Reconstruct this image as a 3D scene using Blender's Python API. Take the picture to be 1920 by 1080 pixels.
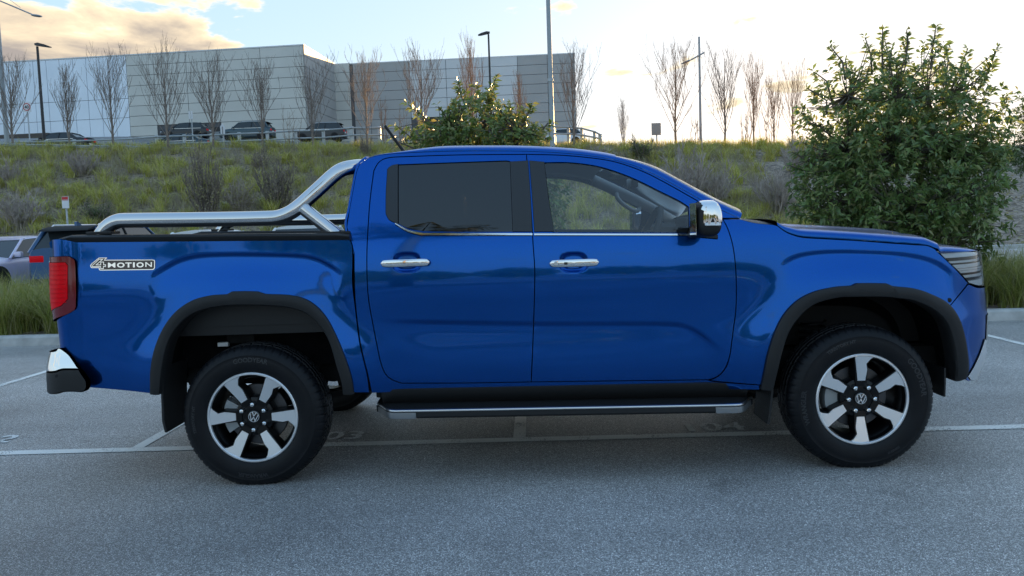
import bpy, bmesh, math, random
import numpy as np
from mathutils import Vector, Matrix, geometry

for o in list(bpy.data.objects): bpy.data.objects.remove(o)
SC = bpy.context.scene
COL = SC.collection
R = math.radians

# ---------------------------------------------------------------- camera
FPX = 1440.0
CAM = np.array([-0.138, -4.034, 1.375]); YAW, PITCH, ROLL, SHY = 1.0, 4.0, 1.945, -21.3
def _basis():
    y, p, r = R(YAW), R(PITCH), R(ROLL)
    f = np.array([-math.sin(y)*math.cos(p), math.cos(y)*math.cos(p), -math.sin(p)])
    rt = np.array([math.cos(y), math.sin(y), 0.0]); up = np.cross(rt, f)
    return rt*math.cos(r)-up*math.sin(r), rt*math.sin(r)+up*math.cos(r), f
CR, CU, CF = _basis()
cam = bpy.data.cameras.new('camera'); cam_o = bpy.data.objects.new('camera', cam); COL.objects.link(cam_o)
M4 = Matrix(((CR[0], CU[0], -CF[0], CAM[0]), (CR[1], CU[1], -CF[1], CAM[1]), (CR[2], CU[2], -CF[2], CAM[2]), (0, 0, 0, 1)))
cam_o.matrix_world = M4
cam.sensor_width = 36.0; cam.lens = 36.0*FPX/1920; cam.shift_y = SHY/1920; cam.clip_start = 0.05; cam.clip_end = 3000
SC.camera = cam_o

# ---------------------------------------------------------------- sky, sun, exposure
SUN_AZ, SUN_EL = R(21.0), R(5.0)          # azimuth to the right of +Y
world = bpy.data.worlds.new('World'); SC.world = world; world.use_nodes = True
wn, wl = world.node_tree.nodes, world.node_tree.links
wn.clear()
def N(t, **k):
    n = wn.new(t)
    for a, v in k.items(): setattr(n, a, v)
    return n
wout = N('ShaderNodeOutputWorld'); bg = N('ShaderNodeBackground'); sky = N('ShaderNodeTexSky')
sky.sky_type = 'NISHITA'; sky.sun_disc = False; sky.sun_elevation = SUN_EL; sky.sun_rotation = SUN_AZ
sky.air_density = 1.0; sky.dust_density = 0.6; sky.ozone_density = 2.0; sky.altitude = 100
bg.inputs[1].default_value = 0.15
tc = N('ShaderNodeTexCoord'); sep = N('ShaderNodeSeparateXYZ'); wl.new(tc.outputs['Generated'], sep.inputs[0])
def WM(op, a, b=None, c=None, clamp=False):
    n = N('ShaderNodeMath', operation=op, use_clamp=clamp)
    for i, v in enumerate((a, b, c)):
        if v is None: continue
        if isinstance(v, (int, float)): n.inputs[i].default_value = v
        else: wl.new(v, n.inputs[i])
    return n.outputs[0]
zz = WM('MAXIMUM', sep.outputs[2], 0.0)
den = WM('ADD', zz, 0.12)
cx_ = WM('DIVIDE', sep.outputs[0], den); cy_ = WM('DIVIDE', sep.outputs[1], den)
cmb = N('ShaderNodeCombineXYZ'); wl.new(cx_, cmb.inputs[0]); wl.new(cy_, cmb.inputs[1]); cmb.inputs[2].default_value = 3.7
n1 = N('ShaderNodeTexNoise'); n1.inputs['Scale'].default_value = 2.3; n1.inputs['Detail'].default_value = 9; n1.inputs['Roughness'].default_value = 0.58
n1.inputs['Distortion'].default_value = 0.25
wl.new(cmb.outputs[0], n1.inputs['Vector'])
n2 = N('ShaderNodeTexNoise'); n2.inputs['Scale'].default_value = 0.33; n2.inputs['Detail'].default_value = 2; wl.new(cmb.outputs[0], n2.inputs['Vector'])
# one bank of cloud hangs in the sky over the left of the hall
def bump(vec, sharp, amp):
    d = N('ShaderNodeVectorMath', operation='DOT_PRODUCT'); wl.new(tc.outputs['Generated'], d.inputs[0])
    v = Vector(vec).normalized(); d.inputs[1].default_value = v
    e = WM('SUBTRACT', d.outputs['Value'], 1.0)
    return WM('MULTIPLY', WM('EXPONENT', WM('MULTIPLY', e, sharp)), amp)
bank = WM('ADD', bump((-0.66, 0.74, 0.24), 22.0, 0.33), bump((-0.42, 0.9, 0.225), 110.0, 0.18))
dens = WM('ADD', n1.outputs[0], bank)
dens = WM('ADD', dens, WM('MULTIPLY', WM('SUBTRACT', n2.outputs[0], 0.5), 0.35))
mask = N('ShaderNodeMapRange', interpolation_type='SMOOTHSTEP'); wl.new(dens, mask.inputs[0])
mask.inputs[1].default_value = 0.61; mask.inputs[2].default_value = 0.68
hz = N('ShaderNodeMapRange', interpolation_type='SMOOTHSTEP'); wl.new(sep.outputs[2], hz.inputs[0]); hz.inputs[1].default_value = 0.02; hz.inputs[2].default_value = 0.12
cmask = WM('MULTIPLY', mask.outputs[0], hz.outputs[0])
crp = N('ShaderNodeValToRGB'); wl.new(dens, crp.inputs[0])
e = crp.color_ramp.elements; e[0].position = 0.62; e[0].color = (1.15, 1.02, 0.74, 1); e[1].position = 0.88; e[1].color = (0.40, 0.355, 0.33, 1)
m_ = crp.color_ramp.elements.new(0.70); m_.color = (0.95, 0.78, 0.55, 1)
CLOUD_GAIN = 0.85
csc = N('ShaderNodeVectorMath', operation='SCALE'); wl.new(crp.outputs[0], csc.inputs[0]); csc.inputs['Scale'].default_value = CLOUD_GAIN
# sky colour graded channel by channel: range evened out to brighten the shaded ground
ssp = N('ShaderNodeSeparateColor'); wl.new(sky.outputs[0], ssp.inputs[0]); sky_grade = N('ShaderNodeCombineColor')
for i, (a_, g_) in enumerate(((0.40, 0.37), (0.50, 0.275), (0.66, 0.15))):
    wl.new(WM('MULTIPLY', WM('POWER', ssp.outputs[i], g_), a_), sky_grade.inputs[i])
mx = N('ShaderNodeMix', data_type='RGBA'); wl.new(cmask, mx.inputs[0]); wl.new(sky_grade.outputs[0], mx.inputs[6]); wl.new(csc.outputs[0], mx.inputs[7])
wl.new(mx.outputs[2], bg.inputs[0]); wl.new(bg.outputs[0], wout.inputs[0])

sun = bpy.data.lights.new('sun', 'SUN'); sun.energy = 2.2; sun.angle = R(0.6); sun.color = (1.0, 0.62, 0.26)
sun_o = bpy.data.objects.new('sun', sun); COL.objects.link(sun_o)
sdir = Vector((math.sin(SUN_AZ)*math.cos(SUN_EL), math.cos(SUN_AZ)*math.cos(SUN_EL), math.sin(SUN_EL)))
sun_o.rotation_euler = sdir.to_track_quat('Z', 'Y').to_euler()
sun_o.location = (20, 60, 30)
SC.view_settings.view_transform = 'Standard'; SC.view_settings.look = 'None'
SC.view_settings.exposure = 3.25; SC.view_settings.gamma = 1.0; SC.view_settings.use_curve_mapping = False

# ---------------------------------------------------------------- pixel <-> place helpers (1920 x 1080 photograph)
def ray(px, py):
    return CF*FPX + CR*(px-960) + CU*(540+SHY-py)
def at(px, py, Y):
    d = ray(px, py); return CAM + d*((Y-CAM[1])/d[1])
def atz(px, py, Z=0.0):
    d = ray(px, py); return CAM + d*((Z-CAM[2])/d[2])
def proj(P):
    d = np.asarray(P) - CAM; w = d @ CF
    return np.stack([960+FPX*(d @ CR)/w, 540+SHY-FPX*(d @ CU)/w], -1)

# ---------------------------------------------------------------- materials
MAT = {}
def new_mat(name):
    m = bpy.data.materials.new(name); m.use_nodes = True; MAT[name] = m
    nt = m.node_tree; return m, nt, nt.nodes['Principled BSDF']
def pbr(name, col, rough=0.5, metal=0.0, coat=0.0, spec=0.5, var=0.0, vscale=5.0, bump=0.0, bscale=50.0, emit=None, estr=0.0, sub=None, coord='Object'):
    m, nt, b = new_mat(name)
    b.inputs['Base Color'].default_value = (*col, 1); b.inputs['Roughness'].default_value = rough; b.inputs['Metallic'].default_value = metal
    b.inputs['Coat Weight'].default_value = coat; b.inputs['Coat Roughness'].default_value = 0.03; b.inputs['Specular IOR Level'].default_value = spec
    if emit: b.inputs['Emission Color'].default_value = (*emit, 1); b.inputs['Emission Strength'].default_value = estr
    if var or bump:
        t = nt.nodes.new('ShaderNodeTexCoord')
    if var:
        n = nt.nodes.new('ShaderNodeTexNoise'); n.inputs['Scale'].default_value = vscale; n.inputs['Detail'].default_value = 6
        nt.links.new(t.outputs[coord], n.inputs['Vector'])
        r = nt.nodes.new('ShaderNodeValToRGB'); nt.links.new(n.outputs[0], r.inputs[0])
        r.color_ramp.elements[0].position = 0.3; r.color_ramp.elements[1].position = 0.7
        r.color_ramp.elements[0].color = (*[c*(1-var) for c in col], 1); r.color_ramp.elements[1].color = (*[min(1, c*(1+var)) for c in col], 1)
        nt.links.new(r.outputs[0], b.inputs['Base Color'])
    if bump:
        n = nt.nodes.new('ShaderNodeTexNoise'); n.inputs['Scale'].default_value = bscale; n.inputs['Detail'].default_value = 4
        nt.links.new(t.outputs[coord], n.inputs['Vector'])
        bp = nt.nodes.new('ShaderNodeBump'); bp.inputs['Strength'].default_value = bump; bp.inputs['Distance'].default_value = 0.01
        nt.links.new(n.outputs[0], bp.inputs['Height']); nt.links.new(bp.outputs[0], b.inputs['Normal'])
    return m
def glass(name, tint, ior=1.5, rough=0.0):
    m, nt, b = new_mat(name); nt.nodes.remove(b)
    out = nt.nodes['Material Output']; tr = nt.nodes.new('ShaderNodeBsdfTransparent'); gl = nt.nodes.new('ShaderNodeBsdfGlossy')
    tr.inputs[0].default_value = (*tint, 1); gl.inputs['Roughness'].default_value = rough
    fr = nt.nodes.new('ShaderNodeFresnel'); fr.inputs[0].default_value = ior
    mxs = nt.nodes.new('ShaderNodeMixShader'); nt.links.new(fr.outputs[0], mxs.inputs[0]); nt.links.new(tr.outputs[0], mxs.inputs[1]); nt.links.new(gl.outputs[0], mxs.inputs[2])
    nt.links.new(mxs.outputs[0], out.inputs[0]); return m
def leafmat(name, cols, rough=0.45, trans=0.35, gloss=0.5, patch=None, pscale=.9):
    m, nt, b = new_mat(name)
    oi = nt.nodes.new('ShaderNodeNewGeometry'); r = nt.nodes.new('ShaderNodeValToRGB'); nt.links.new(oi.outputs['Random Per Island'], r.inputs[0])
    el = r.color_ramp.elements
    el[0].color = (*cols[0], 1); el[1].color = (*cols[-1], 1)
    for i, c in enumerate(cols[1:-1]): q = el.new((i+1)/(len(cols)-1)); q.color = (*c, 1)
    col = r.outputs[0]
    if patch:                                       # plants differ from patch to patch
        tcn = nt.nodes.new('ShaderNodeTexCoord'); nz = nt.nodes.new('ShaderNodeTexNoise'); nz.inputs['Scale'].default_value = pscale; nz.inputs['Detail'].default_value = 2; nt.links.new(tcn.outputs['Object'], nz.inputs['Vector'])
        mr_ = nt.nodes.new('ShaderNodeMapRange'); nt.links.new(nz.outputs[0], mr_.inputs[0]); mr_.inputs[1].default_value = .46; mr_.inputs[2].default_value = .58
        mp = nt.nodes.new('ShaderNodeMix'); mp.data_type = 'RGBA'; nt.links.new(mr_.outputs[0], mp.inputs[0]); nt.links.new(col, mp.inputs[6]); mp.inputs[7].default_value = (*patch, 1); mp.blend_type = 'MULTIPLY'; col = mp.outputs[2]
    nt.links.new(col, b.inputs['Base Color']); b.inputs['Roughness'].default_value = rough; b.inputs['Specular IOR Level'].default_value = gloss
    if trans:
        t = nt.nodes.new('ShaderNodeBsdfTranslucent'); nt.links.new(col, t.inputs[0])
        mxs = nt.nodes.new('ShaderNodeMixShader'); mxs.inputs[0].default_value = trans
        nt.links.new(b.outputs[0], mxs.inputs[1]); nt.links.new(t.outputs[0], mxs.inputs[2]); nt.links.new(mxs.outputs[0], nt.nodes['Material Output'].inputs[0])
    return m
def car_paint(name, col, metal=0.85, gloss=None):
    """flake base under lacquer; the lacquer's mirror image takes on the paint's tint"""
    m = pbr(name, col, rough=0.30, metal=metal, coat=0.35)
    nt = m.node_tree; b = nt.nodes['Principled BSDF']; b.inputs['Coat Roughness'].default_value = 0.01
    t = nt.nodes.new('ShaderNodeTexCoord'); v = nt.nodes.new('ShaderNodeTexVoronoi'); v.inputs['Scale'].default_value = 900
    nt.links.new(t.outputs['Object'], v.inputs['Vector'])
    nm = nt.nodes.new('ShaderNodeMix'); nm.data_type = 'RGBA'; nm.inputs[0].default_value = 0.25; nm.inputs[6].default_value = (*col, 1)
    hs = nt.nodes.new('ShaderNodeVectorMath'); hs.operation = 'MULTIPLY'; nt.links.new(v.outputs['Color'], hs.inputs[0]); hs.inputs[1].default_value = tuple(c*2.0 for c in col)
    nt.links.new(hs.outputs[0], nm.inputs[7]); nt.links.new(nm.outputs[2], b.inputs['Base Color'])
    if gloss:
        g = nt.nodes.new('ShaderNodeBsdfGlossy'); g.inputs[0].default_value = (*gloss, 1); g.inputs['Roughness'].default_value = 0.05
        mxs = nt.nodes.new('ShaderNodeMixShader'); mxs.inputs[0].default_value = 0.27
        nt.links.new(b.outputs[0], mxs.inputs[1]); nt.links.new(g.outputs[0], mxs.inputs[2]); nt.links.new(mxs.outputs[0], nt.nodes['Material Output'].inputs[0])
    return m

car_paint('blue_paint', (0.0, 0.050, 0.235), 0.95, (0.010, 0.165, 0.70))
pbr('wheel_black', (0.003, 0.003, 0.0035), 0.3, spec=.3)
pbr('black_plastic', (0.013, 0.0135, 0.0145), 0.5, spec=.35, bump=0.15, bscale=900)
pbr('pillar_black', (0.02, 0.021, 0.023), 0.28)
pbr('gap_black', (0.008, 0.008, 0.009), 0.8)
pbr('well_black', (0.004, 0.004, 0.0045), 0.9, spec=.12, var=0.4, vscale=12)
pbr('chassis_dark', (0.010, 0.010, 0.010), 0.7, spec=.2, var=0.4, vscale=9)
pbr('chrome', (0.78, 0.79, 0.80), 0.06, 1.0)
pbr('steel_tube', (0.62, 0.62, 0.63), 0.06, 1.0)
pbr('silver_trim', (0.62, 0.64, 0.66), 0.28, 1.0)
pbr('machined', (0.84, 0.85, 0.87), 0.34, 0.9, coat=0.3)
pbr('gloss_black', (0.008, 0.008, 0.009), 0.12, 0.0, coat=0.6)
pbr('rubber', (0.006, 0.0066, 0.0085), 0.42, spec=.22, var=0.25, vscale=14, bump=0.2, bscale=300)
pbr('rubber_text', (0.018, 0.0185, 0.021), 0.5)
pbr('disc', (0.10, 0.10, 0.105), 0.4, 1.0)
pbr('caliper', (0.34, 0.36, 0.37), 0.45, 0.5)
pbr('interior', (0.035, 0.037, 0.04), 0.7, bump=0.1, bscale=400)
pbr('headliner', (0.60, 0.62, 0.63), 0.9)
pbr('seat', (0.03, 0.03, 0.033), 0.5, bump=0.2, bscale=200)
pbr('tail_red', (0.85, 0.0, 0.008), 0.4, coat=0.12, spec=.1)
pbr('tail_dark', (0.16, 0.006, 0.014), 0.12, coat=0.3)
pbr('lamp_inner', (0.80, 0.83, 0.86), 0.3, 0.1)
pbr('white_plastic', (0.75, 0.75, 0.75), 0.4)
glass('clear_glass', (0.96, 0.98, 0.98), 1.8)
glass('privacy_glass', (0.012, 0.014, 0.017), 1.8)
glass('lamp_glass', (0.9, 0.92, 0.93), 1.5)
glass('windscreen', (0.82, 0.90, 0.88), 1.52)

# ---------------------------------------------------------------- object helpers
def empty(name, loc=(0, 0, 0), rz=0.0):
    o = bpy.data.objects.new(name, None); COL.objects.link(o); o.location = loc; o.rotation_euler = (0, 0, rz); o.empty_display_size = 0.1
    return o
def tag(o, label=None, cat=None, group=None, kind=None):
    if label: o['label'] = label
    if cat: o['category'] = cat
    if group: o['group'] = group
    if kind: o['kind'] = kind
    return o
def link(name, me, parent=None):
    o = bpy.data.objects.new(name, me); COL.objects.link(o)
    if parent is not None: o.parent = parent
    return o
def mesh_data(name, verts, faces, mat, smooth=True, angle=None):
    me = bpy.data.meshes.new(name)
    if isinstance(verts, np.ndarray): verts = verts.tolist()
    me.from_pydata(verts, [], faces if isinstance(faces, list) else faces.tolist())
    if mat is not None: me.materials.append(MAT[mat])
    if smooth:
        me.polygons.foreach_set('use_smooth', [True]*len(me.polygons))
        if angle is not None: me.set_sharp_from_angle(angle=R(angle))
    me.update(); return me
def mesh(name, verts, faces, mat, parent=None, smooth=True, angle=40):
    return link(name, mesh_data(name, verts, faces, mat, smooth, angle), parent)
class MB:
    """collects simple solids; build() links them as one mesh object"""
    def __init__(s): s.v = []; s.f = []
    def add(s, v, f):
        k = len(s.v); s.v += [tuple(map(float, p)) for p in v]; s.f += [tuple(i+k for i in q) for q in f]; return s
    def box(s, a, b, bev=0.0):
        x0, y0, z0 = a; x1, y1, z1 = b
        if bev <= 0:
            v = [(x0,y0,z0),(x1,y0,z0),(x1,y1,z0),(x0,y1,z0),(x0,y0,z1),(x1,y0,z1),(x1,y1,z1),(x0,y1,z1)]
            return s.add(v, [(0,3,2,1),(4,5,6,7),(0,1,5,4),(1,2,6,5),(2,3,7,6),(3,0,4,7)])
        bm = bmesh.new(); bmesh.ops.create_cube(bm, size=1.0)
        for q in bm.verts: q.co = Vector(((x0+x1)/2+q.co.x*(x1-x0), (y0+y1)/2+q.co.y*(y1-y0), (z0+z1)/2+q.co.z*(z1-z0)))
        bmesh.ops.bevel(bm, geom=bm.edges[:], offset=bev, segments=2, affect='EDGES', profile=0.6)
        return s.bm(bm)
    def bm(s, bm):
        bm.verts.index_update(); s.add([q.co for q in bm.verts], [[q.index for q in f.verts] for f in bm.faces]); bm.free(); return s
    def tube(s, pts, rad, n=12, cap=True):
        pts = [Vector(p) for p in pts]; m = len(pts); rad = rad if hasattr(rad, '__len__') else [rad]*m
        tang = [(pts[min(i+1, m-1)]-pts[max(i-1, 0)]).normalized() for i in range(m)]
        ref = Vector((0, 0, 1)) if abs(tang[0].z) < 0.9 else Vector((1, 0, 0))
        a = tang[0].cross(ref).normalized(); vs = []
        for i in range(m):
            a = (a - tang[i]*a.dot(tang[i])).normalized(); b = tang[i].cross(a)
            for k in range(n):
                t = 2*math.pi*k/n; vs.append(pts[i]+(a*math.cos(t)+b*math.sin(t))*rad[i])
        fs = [(i*n+k, i*n+(k+1) % n, (i+1)*n+(k+1) % n, (i+1)*n+k) for i in range(m-1) for k in range(n)]
        if cap: fs += [tuple(range(n))[::-1], tuple((m-1)*n+k for k in range(n))]
        return s.add(vs, fs)
    def loft(s, rings, cap=True, closed=True):
        n = len(rings[0]); vs = [p for r in rings for p in r]
        kk = n if closed else n-1
        fs = [(i*n+k, i*n+(k+1) % n, (i+1)*n+(k+1) % n, (i+1)*n+k) for i in range(len(rings)-1) for k in range(kk)]
        if cap: fs += [tuple(range(n))[::-1], tuple((len(rings)-1)*n+k for k in range(n))]
        return s.add(vs, fs)
    def prism(s, poly, a, b, axis=1):
        """poly of (p,q) extruded along axis from a to b; axis 1: (x,z), 0: (y,z), 2: (x,y)"""
        def mk(p, q, t): return {1: (p, t, q), 0: (t, p, q), 2: (p, q, t)}[axis]
        n = len(poly); vs = [mk(p, q, a) for p, q in poly]+[mk(p, q, b) for p, q in poly]
        return s.add(vs, [tuple(range(n)), tuple(range(2*n-1, n-1, -1))]+[(i, i+n, (i+1) % n+n, (i+1) % n) for i in range(n)])
    def build(s, name, mat, parent=None, smooth=True, angle=40, fix=True):
        me = mesh_data(name, s.v, s.f, mat, smooth, None)
        if fix:
            bm = bmesh.new(); bm.from_mesh(me); bmesh.ops.recalc_face_normals(bm, faces=bm.faces); bm.to_mesh(me); bm.free()
        if smooth: me.set_sharp_from_angle(angle=R(angle))
        return link(name, me, parent)
def revolve(prof, n=64, axis='y', mod=None):
    """prof of (r, h); returns verts, faces around the axis"""
    vs = []; m = len(prof)
    for k in range(n):
        t = 2*math.pi*k/n
        for j, (r, h) in enumerate(prof):
            rr, hh = (r, h) if mod is None else mod(r, h, j, k)
            c, s_ = math.cos(t)*rr, math.sin(t)*rr
            vs.append((c, hh, s_) if axis == 'y' else (c, s_, hh))
    fs = [(k*m+j, k*m+j+1, ((k+1) % n)*m+j+1, ((k+1) % n)*m+j) for k in range(n) for j in range(m-1)]
    return vs, fs
def catmull(pts, step):
    pts = [np.asarray(p, float) for p in pts]
    if len(pts) == 2:
        L = np.linalg.norm(pts[1]-pts[0]); k = max(1, int(round(L/step)))
        return [pts[0]+(pts[1]-pts[0])*i/k for i in range(k+1)]
    P = [2*pts[0]-pts[1]]+pts+[2*pts[-1]-pts[-2]]; out = []
    for i in range(1, len(P)-2):
        p0, p1, p2, p3 = P[i-1:i+3]
        k = max(2, int(np.linalg.norm(p2-p1)/step*2))
        for j in range(k):
            t = j/k
            out.append(0.5*((2*p1)+(-p0+p2)*t+(2*p0-5*p1+4*p2-p3)*t*t+(-p0+3*p1-3*p2+p3)*t**3))
    out.append(pts[-1])
    # resample evenly
    A = np.array(out); d = np.r_[0, np.cumsum(np.linalg.norm(np.diff(A, axis=0), axis=1))]
    k = max(2, int(round(d[-1]/step))); s = np.linspace(0, d[-1], k+1)
    return [np.array([np.interp(q, d, A[:, c]) for c in range(A.shape[1])]) for q in s]
def sm(t): t = np.clip(t, 0, 1); return t*t*(3-2*t)
def copy_tree(o, parent=None):
    c = o.copy(); COL.objects.link(c)
    if parent is not None: c.parent = parent
    for ch in list(o.children): copy_tree(ch, c)
    return c
def text_mesh(body, size, extrude, bold=0.0):
    cu = bpy.data.curves.new('lettering', 'FONT'); cu.body = body; cu.size = size; cu.extrude = extrude; cu.offset = bold; cu.resolution_u = 3
    cu.align_x = 'LEFT'
    o = bpy.data.objects.new('lettering_tmp', cu); COL.objects.link(o)
    dg = bpy.context.evaluated_depsgraph_get(); me = bpy.data.meshes.new_from_object(o.evaluated_get(dg))
    v = np.array([q.co[:] for q in me.vertices]).reshape(-1, 3); f = [list(p.vertices) for p in me.polygons]
    bpy.data.objects.remove(o); bpy.data.curves.remove(cu); bpy.data.meshes.remove(me)
    return v, f
# ================================================================ the blue pickup truck
YC = 0.955                                     # centre plane of the truck (near flank at y = 0)
truck = empty('pickup_truck', (0, YC, 0))
tag(truck, 'bright blue double cab pickup truck with chrome sports bar parked across the bays', 'pickup truck')
TOFF = Vector((0, -YC, 0))
def tlink(o):
    """objects modelled in world space become parts of the truck"""
    return o
class Root:                                     # parts are modelled in world coordinates, their parent stands at the truck's base
    pass
def tmesh(name, v, f, mat, parent=None, normals=None, smooth=True, angle=40):
    v = np.asarray(v, float).copy(); v[:, 1] -= YC
    me = mesh_data(name, v, [list(map(int, q)) for q in f], mat, smooth, None if normals is not None else angle)
    if normals is not None: me.normals_split_custom_set_from_vertices([tuple(n) for n in normals])
    return link(name, me, parent or truck)
def tbuild(mb, name, mat, parent=None, angle=40, smooth=True):
    mb.v = [(x, y-YC, z) for x, y, z in mb.v]
    return mb.build(name, mat, parent or truck, smooth, angle)
def mir(mb):
    m = MB(); m.v = [(x, 2*YC-y, z) for x, y, z in mb.v]; m.f = [tuple(reversed(q)) for q in mb.f]; return m
def tboth(mb, name, mat, parent=None, angle=40):
    b = mir(mb); return tbuild(mb, name, mat, parent, angle), tbuild(b, name, mat, None, angle)

def nspline(xs, ys):
    xs = np.array(xs, float); ys = np.array(ys, float); n = len(xs); h = np.diff(xs)
    A = np.zeros((n, n)); b = np.zeros(n); A[0, 0] = A[-1, -1] = 1
    for i in range(1, n-1):
        A[i, i-1] = h[i-1]; A[i, i] = 2*(h[i-1]+h[i]); A[i, i+1] = h[i]
        b[i] = 6*((ys[i+1]-ys[i])/h[i]-(ys[i]-ys[i-1])/h[i-1])
    m = np.linalg.solve(A, b)
    def f(x):
        x = np.asarray(x, float); i = np.clip(np.searchsorted(xs, x)-1, 0, n-2); a = xs[i+1]-x; c = x-xs[i]; H = h[i]
        y = (m[i]*a**3+m[i+1]*c**3)/(6*H)+(ys[i]/H-m[i]*H/6)*a+(ys[i+1]/H-m[i+1]*H/6)*c
        return y
    return f
class Surf:
    """a flank: plan curve (u along it) pushed inwards by depth(u, z)"""
    def __init__(s, pts, u_zero_at, depth):
        P = np.array(pts, float); L = np.r_[0, np.cumsum(np.linalg.norm(np.diff(P, axis=0), axis=1))]
        s.u = L-L[u_zero_at]+P[u_zero_at, 0]; s.P = P; s.depth = depth
        T = np.gradient(P, s.u, axis=0); T /= np.linalg.norm(T, axis=1)[:, None]
        s.n = np.stack([-T[:, 1], T[:, 0]], 1)          # inward (+y on the near flank)
        s.umin, s.umax = s.u[0], s.u[-1]
    def __call__(s, u, z, off=0.0):
        u = np.asarray(u, float); z = np.asarray(z, float); d = s.depth(u, z)+off
        x = np.interp(u, s.u, s.P[:, 0])+np.interp(u, s.u, s.n[:, 0])*d
        y = np.interp(u, s.u, s.P[:, 1])+np.interp(u, s.u, s.n[:, 1])*d
        return np.stack([x, y, z*np.ones_like(x)], -1)
    def normal(s, u, z, h=0.003):
        a = s(u+h, z)-s(u-h, z); b = s(u, z+h)-s(u, z-h); n = np.cross(a, b)
        return n/np.linalg.norm(n, axis=-1, keepdims=True)
    def inv(s, px, py):
        px = np.atleast_1d(np.asarray(px, float)); py = np.atleast_1d(np.asarray(py, float))
        g = np.array([at(a, b, 0.06) for a, b in zip(px, py)]).reshape(-1, 3); u, z = g[:, 0].copy(), g[:, 2].copy(); T = np.stack([px, py], -1)
        for _ in range(14):
            r = proj(s(u, z))-T; h = 1e-3
            a = (proj(s(u+h, z))-T-r)/h; b = (proj(s(u, z+h))-T-r)/h
            det = a[:, 0]*b[:, 1]-a[:, 1]*b[:, 0]; det = np.where(abs(det) < 1e3, np.sign(det+1e-9)*1e3, det)
            du = -(r[:, 0]*b[:, 1]-r[:, 1]*b[:, 0])/det; dz = -(a[:, 0]*r[:, 1]-a[:, 1]*r[:, 0])/det
            u = np.clip(u+np.clip(du, -.06, .06), s.umin, s.umax); z = z+np.clip(dz, -.06, .06)
        return np.stack([u, z], -1)

def pip(pts, poly):
    x, y = pts[:, 0][:, None], pts[:, 1][:, None]; a = poly; b = np.roll(poly, -1, 0)
    c = ((a[:, 1] > y) != (b[:, 1] > y)) & (x < (b[:, 0]-a[:, 0])*(y-a[:, 1])/(b[:, 1]-a[:, 1]+1e-12)+a[:, 0])
    return c.sum(1) % 2 == 1
def area2(p): q = np.roll(p, -1, 0); return 0.5*np.sum(p[:, 0]*q[:, 1]-q[:, 0]*p[:, 1])
def dist_to(pts, poly):
    a = poly; b = np.roll(poly, -1, 0); d = b-a; L = (d**2).sum(1)+1e-12; out = np.full(len(pts), 9.)
    for i in range(len(a)):
        t = np.clip(((pts-a[i]) @ d[i])/L[i], 0, 1); out = np.minimum(out, np.linalg.norm(pts-a[i]-t[:, None]*d[i], axis=1))
    return out
def outn(p):
    t = np.roll(p, -1, 0)-np.roll(p, 1, 0); t /= np.linalg.norm(t, axis=1)[:, None]+1e-12
    return np.stack([t[:, 1], -t[:, 0]], 1)           # outward for ccw
def outline(S, segs, step):
    """segs: lists of photo points (px,py) or ('u',u,z); smoothed within each segment, corners between"""
    out = []
    pp = sorted({tuple(p) for sg in segs for p in sg if p[0] != 'u'}); iv = {}
    if pp: iv = dict(zip(pp, S.inv([p[0] for p in pp], [p[1] for p in pp])))
    for sg in segs:
        q = [np.array(p[1:], float) if p[0] == 'u' else iv[tuple(p)] for p in sg]
        c = catmull(q, step); out += c[:-1]
    P = np.array(out)
    keep = [0]
    for i in range(1, len(P)):
        if np.linalg.norm(P[i]-P[keep[-1]]) > step*0.15: keep.append(i)
    P = P[keep]
    return P if area2(P) > 0 else P[::-1]
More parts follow.
